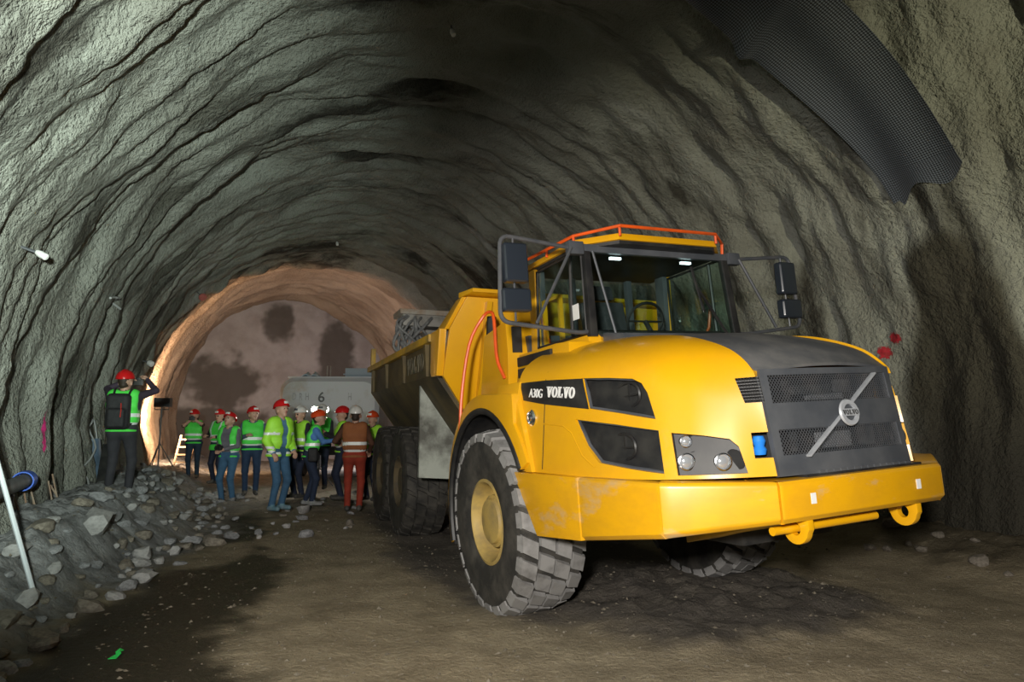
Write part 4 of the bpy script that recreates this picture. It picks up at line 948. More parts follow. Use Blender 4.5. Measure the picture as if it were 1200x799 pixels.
def person(x, y, z, head_deg, label, lhand=(-.24, .06, .82), rhand=(.24, .06, .82), lean=0.0, side=0.0, turn=0.0, nod=0.0, shirt=(.2, .2, .22), pants=JEAN, sleeves=True, vest=None, helmet=M_RED, shoes=M_SHOE, stance=.1, step=0.0, scale=1.0, hair=False, h=.012, lelbow=None, relbow=None, sticker=True, group='visitors in helmets', bulk=1.1, cuff=False):
    scale = scale * 1.03
    # facing +Y, right hand +X
    root = empty('person', (x, y, z), math.radians(head_deg), label, 'person', group)
    s = scale; P = []
    def c(a, b, ra, rb, t, k=.03): P.append(('c', np.array(a) * s, np.array(b) * s, ra * s, rb * s, t, k * s))
    pel = np.array((side * .3, -lean * .25, .95)); wai = np.array((side * .6, lean * .25, 1.10)); che = np.array((side, lean * .7, 1.28)); sho = np.array((side * 1.15, lean, 1.425)); nek = np.array((side * 1.2, lean * 1.12, 1.50))
    hd = np.array((side * 1.25, lean * 1.3 + .015, 1.615))
    cy, sy = math.cos(turn), math.sin(turn); cn, sn = math.cos(nod), math.sin(nod)
    RH = np.array([[cy, -sy, 0], [sy, cy, 0], [0, 0, 1]]) @ np.array([[1, 0, 0], [0, cn, sn], [0, -sn, cn]])
    hp = lambda q: hd + RH @ np.array(q)
    B = bulk
    T = []
    def t(a, b, ra, rb, tg, k=.05): T.append((a, b, ra, rb)); c(a, b, ra, rb, tg, k)
    c(pel + (-.085, 0, -.03), pel + (.085, 0, -.03), .112 * B, .112 * B, 2, .05)
    t(wai + (-.075, 0, 0), wai + (.075, 0, 0), .113 * B, .113 * B, 1); t(che + (-.095, 0, 0), che + (.095, 0, 0), .122 * B, .122 * B, 1); t(sho + (-.125, -.01, -.01), sho + (.125, -.01, -.01), .078, .078, 1)
    c(sho + (0, 0, .02), nek, .062, .055, 0, .03); c(nek, hp((0, -.02, -.05)), .055, .056, 0, .02)
    c(hp((0, -.018, .02)), hp((0, .012, .022)), .092, .09, 0, .03); c(hp((0, .03, -.055)), hp((0, .045, -.085)), .058, .04, 0, .03)
    c(hp((0, .098, .0)), hp((0, .112, -.028)), .010, .015, 0, .012)
    for q in (-1, 1):
        c(hp((q * .09, -.01, .0)), hp((q * .092, -.015, -.035)), .016, .012, 0, .01); c(hp((q * .034, .086, .008)), hp((q * .036, .086, .008)), .0135, .0135, 6, .004)
    c(hp((-.018, .093, -.056)), hp((.018, .093, -.056)), .008, .008, 7, .006)
    c(hp((0, -.05, .035)), hp((0, -.055, -.03)), .078, .06, 4, .015)
    if hair: c(hp((0, -.07, -.02)), hp((0, -.075, -.16)), .075, .045, 4, .03)
    for q, st in ((-1, -step), (1, step)):
        hip = pel + (q * .095, 0, -.05); ank = np.array((q * stance, st, .085)); kn, ank = ik(hip, ank, .43, .415, (q * .12, 1, 0))
        c(hip, kn, .092 * B, .064, 2, .04); c(kn, ank + (0, 0, .01), .064, .052, 2, .03)
        c(ank + (0, -.045, -.045), ank + (q * .02, .16, -.048), .045, .036, 3, .02); c(ank + (0, 0, .0), ank + (0, .03, -.03), .045, .045, 3, .02)
    for q, hand, el in ((-1, lhand, lelbow), (1, rhand, relbow)):
        sh = sho + (q * .175, -.01, -.025); hint = el if el is not None else (q * .5, -.6, -.4)
        eb, wr = ik(sh, hand, .285, .25, hint)
        c(sh, eb, .060 * B, .046, 1, .035); c(eb, wr, .046, .036, 1 if sleeves else 0, .02)
        d = unit(wr - eb); ps = unit(np.cross(d, (q * .3, .2, 1.0) if abs(d[2]) < .85 else (0, 1, 0))); pn = np.cross(ps, d) * (1 if np.cross(ps, d)[2] < .3 else -1)
        pc = wr + d * .05; c(wr, pc + ps * .012, .028, .030, 0, .012); c(wr + d * .02, pc + d * .03 - ps * .014, .027, .028, 0, .012)
        for f, (o_, L_) in enumerate(((-.034, .062), (-.012, .072), (.012, .068), (.034, .052))):
            b0 = pc + d * .035 + ps * o_; m0 = b0 + unit(d + pn * .45) * L_ * .55; e0 = m0 + unit(d * .5 + pn) * L_ * .5
            c(b0, m0, .0115, .0105, 0, .005); c(m0, e0, .0105, .009, 0, .004)
        th0 = wr + d * .025 - ps * q * .02; th1 = th0 + unit(d * .6 - ps * q + pn * .5) * .05; c(th0, th1, .014, .012, 0, .008); c(th1, th1 + unit(d + pn * .5) * .03, .012, .010, 0, .005)
    sm = cloth(shirt); me = sdf_mesh(P, h, 'body', [M_SKIN, sm, cloth(pants), shoes, M_HAIR, M_SKIN, M_EYE, M_LIP])
    link(bpy.data.objects.new('body', me), root)
    if vest is not None:
        vm, kind = vest; V = []
        infl = .022
        for a, b, ra, rb in T: V.append(('c', np.array(a) * s, np.array(b) * s, (ra + infl) * s, (rb + infl) * s, 0, .05 * s))
        lowz = {'short': .90, 'long': .80, 'jacket': .86}[kind if kind in ('short', 'long', 'jacket') else 'short']
        V.append(('c', (pel + (-.08, 0, -.10)) * s, (pel + (.08, 0, -.10)) * s, (.118 * B + infl) * s, (.118 * B + infl) * s, 0, .05 * s))
        if kind == 'jacket':
            for q, hand, el in ((-1, lhand, lelbow), (1, rhand, relbow)):
                sh = sho + (q * .175, -.01, -.025); eb, wr = ik(sh, hand, .285, .25, el if el is not None else (q * .5, -.6, -.4))
                V.append(('c', sh * s, eb * s, (.082) * s, .066 * s, 0, .03 * s)); V.append(('c', eb * s, (eb + (wr - eb) * .8) * s, .066 * s, .058 * s, 0, .02 * s))
            V.append(('c', (sho + (0, -.02, .05)) * s, (sho + (0, .0, .06)) * s, .075 * s, .072 * s, 0, .02 * s))
        def post(D, X, Y, Z):
            q = np.maximum(D, lowz * s - Z)
            yl = Y - s * (lean * np.clip((Z / s - .95) / .475, 0, 1))
            if kind in ('open', 'jacket'): q = np.maximum(q, np.where(yl > .03 * s, (.10 if kind == 'open' else .055) * s - np.abs(X - side * .8 * s), -1))
            nk = np.sqrt((X - sho[0] * s) ** 2 + (Y - (sho[1] + .02) * s) ** 2 + ((Z - (sho[2] + .11) * s)) ** 2); q = np.maximum(q, (.105 if kind != 'jacket' else .07) * s - nk)
            if kind != 'jacket': q = np.maximum(q, np.abs(X - side * s) - .205 * s)
            return q
        def tf(Vv, vt):
            zz = Vv[:, 2] / s; r = np.zeros(len(Vv), np.int8); r[((zz > .97) & (zz < 1.025)) | ((zz > 1.10) & (zz < 1.155))] = 1
            if kind in ('short', 'open', 'long'):
                xx = np.abs(Vv[:, 0] / s - side); r[(zz > 1.155) & (xx > .105) & (xx < .145)] = r[(zz > 1.155) & (xx > .105) & (xx < .145)] if kind != 'long' else 1
            if kind == 'jacket':
                r[:] = 0; xx = np.abs(Vv[:, 0] / s - side)
                r[((zz > .90) & (zz < .955)) & (xx < .3)] = 1; r[(zz > 1.20) & (zz < 1.25) & (xx > .12)] = 1; r[(zz > .98) & (zz < 1.03) & (xx > .19)] = 1
            return r
        me = sdf_mesh(V, .014, 'vest', [vm, M_REFL], post, tf, pad=.06); link(bpy.data.objects.new('jacket' if kind == 'jacket' else 'safety_vest', me), root)
    if helmet is not None:
        b = MB(); n = 26; prof = [(.1, .0)]
        G = []
        for i in range(11):
            e = i / 10 * math.pi / 2; row = []
            for j in range(n + 1):
                a = 2 * math.pi * j / n; fy = 1.16; rr = math.cos(e)
                row.append(((.118) * rr * math.cos(a), -.012 + .118 * fy * rr * math.sin(a), .055 + .125 * math.sin(e)))
            G.append(row)
        G0 = [[(p[0] * 1.07, -.012 + (p[1] + .012) * (1.08 + (.20 if p[1] > .06 else 0) * max(0, (p[1] - .06) / .08)), .050 - (.006 if p[1] > .06 else 0)) for p in G[0]]]
        b.grid(np.array(G0 + G)); b.tube([(0, -.012 + .137 * math.cos(t_) , .055 + .127 * math.sin(t_)) for t_ in np.linspace(.25, math.pi - .25, 12)], .012, 6)
        Mh = Matrix.Translation(tuple(hd * s)) @ Matrix([[*(RH[0] * s), 0], [*(RH[1] * s), 0], [*(RH[2] * s), 0], [0, 0, 0, 1]])
        ho = b.build('helmet', helmet, root, Mh, solid=.004, ang=50)
        if sticker:
            q = MB(); q.grid(np.array([[((.122) * math.cos(.35 * 1) * math.sin(u_), -.012 + .118 * 1.16 * 1.03 * math.cos(.5 * v_) * math.cos(u_), .055 + .125 * math.sin(v_)) for v_ in np.linspace(.25, .62, 5)] for u_ in np.linspace(-.42, .42, 7)]))
            q.build('sticker', M_WHITE if helmet is not M_WHH else M_DGREY, ho, solid=.002)
    return root
def at_px(px, d): return (px - 600) / 780.0 * d
# the photographer by the left wall, seen from behind
person(at_px(147, 10.3), 10.3, .55, 14, 'person in red helmet with black backpack photographing with both arms raised by the left wall', lhand=(-.08, .27, 1.64), rhand=(.22, .30, 1.66), lelbow=(-1, .0, -.35), relbow=(1, .05, -.25), shirt=(.045, .03, .05), pants=(.035, .034, .042), vest=(M_VEST, 'short'), helmet=M_RED, scale=1.03, h=.0105, nod=-.1, sticker=False, stance=.13, turn=-.25)
# group by the truck's rear
person(at_px(232, 17.9), 17.9, .20, 195, 'person with raised hands in green vest and dark trousers beside the small wooden ladder', lhand=(-.02, .30, 1.52), rhand=(.05, .32, 1.52), vest=(M_VEST, 'short'), shirt=(.06, .03, .02), pants=(.02, .04, .07), helmet=M_RED, sleeves=False, hair=True, side=.03, scale=.98, turn=-.6)
person(at_px(260, 16.8), 16.8, .16, 165, 'person in green vest over dark sleeves half hidden behind the man in a grey shirt', vest=(M_VEST, 'long'), shirt=(.012, .012, .016), pants=NAVY, helmet=M_RED, lhand=(-.12, .25, 1.12), rhand=(.2, .22, 1.15), scale=.99, hair=True)
person(at_px(273, 13.6), 13.6, None or .05, 168, 'man in grey shirt and open green vest looking down at a black camera', vest=(M_VEST, 'open'), shirt=(.16, .15, .18), pants=(.05, .13, .24), helmet=M_RED, lhand=(-.07, .24, 1.06), rhand=(.09, .25, 1.05), lean=.03, nod=-.45, scale=.985, shoes=M_SHOE, stance=.12)
person(at_px(299, 14.2), 14.2, .15, 200, 'man in red helmet and green vest reaching an arm out to take a picture', vest=(M_VEST, 'short'), shirt=(.10, .14, .20), pants=(.02, .045, .10), helmet=M_RED, lhand=(-.36, .33, 1.36), rhand=(.10, .30, 1.20), turn=.5, nod=-.15, scale=1.0)
person(at_px(330, 12.0), 12.0, .12, 242, 'man in lime high-visibility jacket and blue jeans, seen from the side', vest=(M_VESTY, 'jacket'), shirt=(.11, .25, .45), pants=(.045, .12, .22), helmet=M_RED, lhand=(-.16, .18, .95), rhand=(.22, .12, .92), scale=1.05, shoes=mat('blue_grey_shoe', (.12, .24, .30), (.2, .25, .28), 9, .7), lean=.02, nod=-.2, bulk=1.05)
person(at_px(354, 13.8), 13.8, .14, 150, 'person in dark clothes and white helmet behind the man in the lime jacket', vest=(M_VESTY, 'short'), shirt=(.02, .02, .03), pants=NAVY, helmet=M_WHH, scale=1.0)
person(at_px(367, 12.9), 12.9, .10, -75, 'person in orange helmet, green vest and blue sleeves stretching an arm to the right', vest=(M_VEST, 'short'), shirt=(.09, .23, .55), pants=(.018, .03, .065), helmet=M_ORH, lhand=(-.12, .42, 1.20), rhand=(.20, .46, 1.22), lean=.10, nod=-.2, scale=.97, shoes=M_SHOEG, sticker=False, step=.06)
person(at_px(379, 15.2), 15.2, .18, 180, 'person in white and red helmet standing between the two bright lamps', vest=(M_VEST, 'short'), shirt=(.03, .03, .04), pants=NAVY, helmet=M_WHH, scale=1.02, lhand=(-.1, .3, 1.2))
person(at_px(403, 13.6), 13.6, .13, 110, 'person in plain red helmet facing left with yellow-gloved hand beside the worker in orange trousers', vest=(M_VESTY, 'short'), shirt=(.02, .02, .025), pants=NAVY, helmet=M_RED, sticker=False, lhand=(-.05, .32, 1.25), rhand=(.14, .32, 1.28), scale=1.0)
person(at_px(418, 12.4), 12.4, .06, 8, 'worker seen from behind in brown vest with two reflective bands and orange-red trousers', vest=(M_OVEST, 'short'), shirt=(.10, .04, .02), pants=(.34, .04, .018), helmet=M_WHH, lhand=(-.30, .28, 1.14), rhand=(.24, .20, 1.0), scale=1.03, sticker=False, bulk=1.08, nod=-.1)
person(at_px(438, 13.9), 13.9, .08, 160, 'person in yellow-green vest mostly hidden behind the truck tail', vest=(M_VESTY, 'short'), shirt=(.03, .03, .03), pants=NAVY, helmet=M_ORH, scale=.98)

# ---------------- things people carry
def sdf_thing(name, prims, h, mats, M, label, cat, **k):
    me = sdf_mesh(prims, h, name, mats, **k); o = bpy.data.objects.new(name, me); COL.objects.link(o); o.matrix_world = M; return tag(o, label, cat)
E3 = np.eye(3)
def pm(x, y, z, deg): return Matrix.Translation((x, y, z)) @ Matrix.Rotation(math.radians(deg), 4, 'Z')
Mb = pm(at_px(147, 10.3), 10.3, .57, 14); bk = empty('backpack', M=Mb, label='black backpack with red zip on the photographer in the red helmet', cat='backpack')
M_BAG = mat('bag_fabric', (.012, .012, .014), (.022, .022, .024), 12, .75, 0, .1, 80); M_ZIP = mat('red_zip', (.5, .03, .02), None, rough=.5)
link(bpy.data.objects.new('bag', sdf_mesh([('r', (0, -.245, 1.24), (.165, .085, .27), E3, .07, 0, .03), ('r', (0, -.325, 1.14), (.12, .045, .14), E3, .035, 0, .02)], .012, 'bag', [M_BAG])), bk)
for q in (-1, 1):
    b = MB(); pth = catmull([(q * .10, -.17, 1.47), (q * .115, -.06, 1.575), (q * .12, .07, 1.53), (q * .13, .16, 1.34), (q * .16, .12, 1.12), (q * .14, -.16, 1.04)], 20); b.tube(pth, .018, 6); b.build('strap', M_BAG, bk)
b = MB(); b.tube([(.06, -.345, 1.36), (.075, -.375, 1.25), (.07, -.376, 1.15)], .007, 5); b.build('zip', M_ZIP, bk)
def camera_thing(M, label, lens=.07):
    r = empty('camera', M=M, label=label, cat='camera')
    b = MB(); b.box((0, 0, 0), (.14, .06, .095)); b.box((0, 0, .06), (.06, .05, .035)); b.build('camera_body', M_BLACK, r, bevel=.012)
    b = MB(); b.lathe([(.0, .02), (.036, .02), (.038, .02 + lens), (.03, .022 + lens), (0, .015 + lens)], (0, 0, 0), (0, 1, 0), 16); b.build('lens', M_BLACK, r)
    return r
camera_thing(Mb @ Matrix.Translation((.07, .40, 1.715)), 'small camera held up by the photographer with the backpack')
camera_thing(pm(at_px(273, 13.6), 13.6, .05, 168) @ Matrix.Translation((.01, .33, 1.10)), 'black camera held at the waist of the man in the grey shirt')
camera_thing(pm(at_px(299, 14.2), 14.2, .15, 200) @ Matrix.Translation((-.38, .46, 1.42)), 'black camera at the end of the outstretched arm in the group', .10)
camera_thing(pm(at_px(232, 17.9), 17.9, .20, 195) @ Matrix.Translation((.015, .42, 1.56)), 'small camera raised by the person beside the ladder', .04)
sdf_thing('camera_bag', [('r', (.0, .0, .0), (.14, .09, .13), E3, .04, 0, .02), ('r', (.0, .09, -.03), (.09, .03, .07), E3, .02, 0, .02)], .014, [M_BAG], pm(at_px(367, 12.9), 12.9, .10, -75) @ Matrix.Translation((.27, .05, .95)), 'black camera bag on the hip of the person in the orange helmet', 'bag')

# ---------------- lamps in the group: twin lamp on a stand
tl = empty('twin_lamp_stand', (at_px(377, 15.9), 15.9, .18), 0, 'two lit white lamps on a stand shining among the group', 'lamp')
b = MB(); b.tube([(0, 0, 0), (0, 0, 1.72)], .02, 8); b.build('pole', M_FRAME, tl)
for a in (0, 2.1, 4.2):
    b = MB(); b.tube([(0, 0, .45), (.35 * math.cos(a), .35 * math.sin(a), .0)], .014, 6); b.build('leg', M_FRAME, tl)
b = MB(); b.bar((-.17, 0, 1.70), (.17, 0, 1.70), .04, .03); b.build('crossbar', M_FRAME, tl)
M_LIT = mat('lit_lamp', (1, 1, 1), None, emit=((1.0, .93, .78), 60.0))
for q in (-1, 1):
    b = MB(); b.lathe([(0, .06), (.05, .05), (.075, 0), (.075, -.05), (.07, -.05)], (q * .135, 0, 1.78), (0, 1, 0), 18); b.lathe([(.015, 0), (.015, .1)], (q * .135, 0, 1.68), (0, 0, 1), 6); hl_ = b.build('lamp_head', M_FRAME, tl)
    b = MB(); b.lathe([(.07, -.045), (.05, -.055), (0, -.06)], (q * .135, 0, 1.78), (0, 1, 0), 18); b.build('lamp_glass', M_LIT, hl_)
lamp('lamp_glow', 'POINT', (at_px(377, 15.9), 15.7, 1.98), (0, 0, 0), 60, (1.0, .93, .8), .08)

# ================================================================== machines behind
# pale tank trailer
tk = empty('tank_trailer', (-5.55, 21.4, 0), math.radians(3), 'pale grey rounded tank trailer marked 6 behind the group of people', 'tank')
def rrect(w, h, r, n=7):
    out = []
    for cx, cz, a0 in ((w - r, h - r, 0), (-w + r, h - r, 90), (-w + r, -h + r, 180), (w - r, -h + r, 270)):
        for k in range(n + 1): a = math.radians(a0 + 90 * k / n); out.append((cx + r * math.cos(a), cz + r * math.sin(a)))
    return out
R1 = rrect(1.48, .95, .42); R2 = rrect(1.36, .83, .35)
b = MB(); z_ = 2.05
b.loops([(x, -1.45, z_ + z) for x, z in R2], [(x, -1.33, z_ + z) for x, z in R1], cap=False); b.add([(x, -1.45, z_ + z) for x, z in R2], [tuple(range(len(R2)))])
b.loops([(x, -1.33, z_ + z) for x, z in R1], [(x, 2.4, z_ + z) for x, z in R1], cap=False); b.add([(x, 2.4, z_ + z) for x, z in R1], [tuple(range(len(R1)))[::-1]])
tb = b.build('tank', M_TANK, tk, ang=40)
text('number', '6', .42, M_ENGINE, tb, (-.22, -1.462, 2.40), (1, 0, 0), (0, 0, 1), .004, .006)
M_STEN = mat('worn_stencil', (.30, .31, .33), (.48, .49, .50), 14, .6)
for k, (cx, ch) in enumerate(((-1.02, 'D'), (-.83, 'R'), (-.64, 'H'), (.62, 'H'))):
    text('stencil_letter', ch, .30, M_STEN, tb, (cx, -1.46, 2.42), (1, 0, 0), (0, 0, 1), .003, .004, .55)
b = MB(); b.bb((-1.30, -1.2, 2.99), (1.42, 2.2, 3.05)); b.build('walkway', M_TANK, tk, bevel=.01)
b = MB(); b.bb((.35, -.9, 3.05), (1.35, .6, 3.33)); b.bb((.30, -.95, 3.12), (1.4, -.85, 3.16)); b.build('top_box', mat('blue_grey_box', (.30, .36, .42), None, rough=.6), tk, bevel=.015)
b = MB(); b.tube([(-.15, -1.1, 3.05), (-.15, -1.1, 3.38), (-.05, -1.1, 3.38), (-.05, -1.1, 3.05)], .018, 6); b.build('top_bracket', M_GSTEEL, tk)
b = MB(); G = np.zeros((8, 8, 3))
for i in range(8):
    for j in range(8): G[i, j] = (-.95 + .5 * i / 7, -1.0 + .5 * j / 7, 3.08 + .16 * math.sin(i * .9) ** 2 * (1 - abs(j - 3.5) / 5) + .02 * ((i * 7 + j * 3) % 5) / 5)
b.grid(G); b.build('folded_sheet', mat('light_blue_sheet', (.45, .58, .66), None, rough=.5), tk, solid=.02, ang=20)
b = MB(); b.bb((-1.0, -1.2, .75), (-.8, 2.3, 1.1)); b.bb((.8, -1.2, .75), (1.0, 2.3, 1.1)); b.bb((-1.1, -1.3, .7), (1.1, -1.15, .95)); b.build('frame', M_BLACK, tk)
for sx in (-1.05, 1.05):
    for yy in (-.3, 1.5):
        b = MB(); b.lathe([(.25, -.13), (.46, -.15), (.5, -.1), (.5, .1), (.46, .15), (.25, .13), (0, .1), (0, -.1), (.25, -.13)], (sx, yy, .5), (1, 0, 0), 24); b.build('wheel', M_TYRE, tk)
# hydraulic unit carried in the body of the truck
hu = empty('hydraulic_unit', M=MR @ Matrix.Translation((-6.05, -.45, 1.56)), label='grey hydraulic boom unit with a tangle of hoses standing in the truck body', cat='machine')
b = MB(); b.bb((-.45, -.35, 0), (.45, .45, .9)); b.bb((-.3, -.2, .9), (.3, .3, 1.55)); b.build('pedestal', M_GSTEEL, hu, bevel=.03)
b = MB(); b.bb((-.25, -.60, 1.78), (.35, .95, 2.02)); b.bb((-.2, -.2, 1.5), (.35, .95, 1.72)); b.build('boom', M_GSTEEL, hu, bevel=.02)
b = MB(); b.bb((-.30, -.66, 1.98), (.40, 1.0, 2.07)); b.build('top_plate', mat('rusty_plate', (.38, .35, .30), (.30, .20, .12), 4, .6), hu, bevel=.01)
b = MB(); b.lathe([(.0, 0), (.07, 0), (.08, .1), (.07, .2), (0, .2)], (.2, .05, 1.48), (1, 0, 0), 14); b.build('end_cap', M_WHITE, hu)
random.seed(11)
for k in range(15):
    x0 = .05 + random.uniform(-.25, .35); y0 = -.58 + random.uniform(0, .5); y1 = -.55 + random.uniform(-.05, .55)
    pth = catmull([(x0, y0, 1.95 + random.uniform(-.05, .02)), (x0 + .12, y0 - random.uniform(.0, .22), 1.78), (x0 + random.uniform(-.1, .2), y1 - random.uniform(0, .25), 1.45 + random.uniform(-.1, .1)), (x0 - .05, y1 + random.uniform(0, .3), 1.15 + random.uniform(-.1, .15)), (x0, -.1 + random.uniform(-.15, .2), .85)], 22)
    b = MB(); b.tube(pth, random.choice((.022, .028, .034)), 8); b.build('hose', M_HOSE, hu)

# ================================================================== left wall equipment and rubble
def wl(s, a, off=.0): return t_point(np.array(s), np.array(a), off)
M_PIPE = mat('grey_pipe', (.14, .145, .155), (.09, .09, .095), 5, .6); M_BLUET = mat('blue_tape', (.015, .10, .55), None, rough=.45)
pp = empty('duct_pipe', (0, 0, 0), 0, 'dark grey pipe with blue band end running along the left wall', 'pipe')
b = MB(); pA = np.array((-4.3, 5.3, .98)); pB = np.array((-5.25, 7.32, 1.02)); b.tube([pA + (pB - pA) * t for t in np.linspace(-.8, 1, 12)], .075, 16); b.build('pipe', M_PIPE, pp)
b = MB(); u_ = unit(pB - pA); b.lathe([(.09, -.16), (.102, -.16), (.108, -.02), (.10, .05), (.085, .05), (.075, -.02), (0, -.02)], pB, u_, 20); b.build('blue_collar', M_BLUET, pp)
for t in (-.3, .75):
    c0 = pA + (pB - pA) * t; b = MB(); b.tube([c0 + (0, 0, -.08), (c0[0] - .05, c0[1], -.1)], .022, 6); b.build('prop', M_FRAME, pp)
M_POLE = mat('white_pole', (.62, .66, .70), None, rough=.5)
b = MB(); b.tube([(-4.02, 5.8, .24), (-4.60, 5.75, 1.88)], .02, 8); o = b.build('leaning_pole', M_POLE); tag(o, 'thin white pole leaning beside the rubble at the left edge', 'pole')
# blue roll and black tray leaning on the wall behind the photographer
b = MB(); b.tube([(-6.78, 10.9, .50), (-6.86, 11.0, 1.0), (-6.88, 11.0, 1.38)], [.17, .16, .13], 16); o = b.build('sheet_roll', mat('blue_sheet', (.10, .15, .22), (.06, .09, .13), 5, .5)); tag(o, 'dull blue sheet roll standing against the left wall behind the photographer', 'roll')
b = MB(); b.loops([(-6.62, 10.75, .5), (-6.38, 10.75, .5), (-6.46, 10.95, 1.30), (-6.66, 10.95, 1.30)], [(-6.62, 10.83, .5), (-6.38, 10.83, .5), (-6.46, 11.03, 1.30), (-6.66, 11.03, 1.30)]); o = b.build('board', M_BLACK, bevel=.01); tag(o, 'black board leaning beside the blue sheet roll', 'board')
# rusty rods sticking out of the wall foot
M_RUST = mat('rusty_rod', (.24, .15, .10), (.32, .26, .20), 9, .8)
random.seed(5)
for k in range(16):
    s_ = 1.75 + k * .085 + random.uniform(-.03, .03); p = wl(s_, 1.05 + random.uniform(-.2, .5), .03)
    q = p + np.array((random.uniform(.05, .22), random.uniform(-.1, .05), -.55 - random.uniform(0, .35))); m_ = (p + q) / 2 + np.array((.06, 0, random.uniform(-.05, .05)))
    b = MB(); b.tube([p, m_, q], .009, 5); o = b.build('reinforcing_rod', M_RUST); tag(o, 'bent rusty reinforcing rod sticking out at the foot of the left wall near the pipe', 'rod', 'rusty rods by the pipe')
# cables on the left wall
def wall_cable(pts, r, label, m=M_PIPE, n=40):
    C2 = catmull([(*p, 0) for p in pts], n); b = MB(); b.tube([wl(q[0], q[1], .05) for q in C2], r, 6); o = b.build('cable', m); tag(o, label, 'cable'); return o
M_CABL = mat('grey_cable', (.35, .36, .36), None, rough=.6)
wall_cable([(3.2, 1.15), (3.7, .98), (4.6, 1.15), (5.4, 1.7), (5.9, 2.2), (6.0, 1.4), (6.0, .7)], .013, 'thin grey cable looping down the left wall before the photographer', M_CABL)
wall_cable([(2.6, 1.0), (3.1, 1.35), (3.6, 1.15), (4.3, .75)], .022, 'dark bent cable above the rusty rods on the left wall', M_BLACK)
wall_cable([(4.2, 4.05), (4.7, 4.15), (5.25, 4.05)], .018, 'short pale rod fixed across the left wall at head height', M_CABL)
# wall sensors and lamps
def fixture(s, a, name, label, m, r=.05, long=.16):
    p = wl(s, a, -.02); q = wl(s, a, long); d = unit(q - p); e = empty(name, tuple(p), 0, label, 'lamp')
    b = MB(); b.tube([(0, 0, 0), tuple(d * long)], .014, 6); b.build('arm', M_FRAME, e)
    b = MB(); b.lathe([(0, -.02), (r * .7, -.02), (r, .03), (r * .9, .09), (0, .10)], d * long, unit(d + np.array((.3, -.6, -.3))), 14); b.build('head', m, e)
M_SENS = mat('white_plastic', (.8, .8, .78), None, rough=.4)
fixture(.28, ang2arc(162.1), 'wall_lamp', 'small white lamp on a bracket high on the left wall', M_SENS, .035)
fixture(10.43, ang2arc(164), 'wall_lamp', 'small pale lamp on the left wall above the photographer', M_SENS, .075)
fixture(12.34, ang2arc(139.4), 'wall_reflector', 'small reddish round reflector high on the left side of the tunnel', mat('red_reflector', (.5, .14, .12), None, rough=.4), .11, .2)
fixture(.73, ang2arc(98.9), 'survey_prism', 'tiny bright prism on the dark crown of the tunnel', M_SENS, .035, .1)
fixture(11.9, ang2arc(94), 'survey_prism', 'tiny prism on the crown far down the tunnel', M_SENS, .04, .1)
fixture(-0.1, ang2arc(12.5), 'survey_prism', 'small prism on the right wall beside the truck mirror', M_SENS, .03, .1)
# spray paint on the walls
def spray(name, s, a, rs, ra, m, label, seed, off=.016):
    n = 34; b = MB(); r_ = np.random.default_rng(seed); u = np.linspace(-1.25, 1.25, n); ss, aa = np.meshgrid(s + rs * u, a + ra * u, indexing='ij')
    P = t_point(ss, aa, off); uu, vv = np.meshgrid(u, u, indexing='ij'); q = np.sqrt(uu ** 2 + vv ** 2) + .30 * noise(uu * 2.2, vv * 2.2, seed) + .12 * noise(uu * 6, vv * 6, seed)
    F = [(i * n + j, (i + 1) * n + j, (i + 1) * n + j + 1, i * n + j + 1) for i in range(n - 1) for j in range(n - 1) if q[i, j] + .35 * (r_.uniform() - .5) < .85]
    b.add(P.reshape(-1, 3), F); o = b.build(name, m, ang=None); tag(o, label, 'paint mark'); return o
M_PINK = mat('pink_spray', (.75, .02, .22), (.55, .03, .18), 14, .8); M_REDS = mat('red_spray', (.42, .015, .03), (.22, .02, .02), 14, .85)
spray('paint_mark', 2.63, 2.0, .05, .26, M_PINK, 'vertical pink spray stroke on the left wall', 1)
spray('paint_mark', -.66, ang2arc(11.2), .11, .10, M_REDS, 'lower round red spray mark on the right wall beside the hood', 2)
spray('paint_mark', -.86, ang2arc(13.2), .11, .09, M_REDS, 'upper red spray mark on the right wall beside the hood', 4)

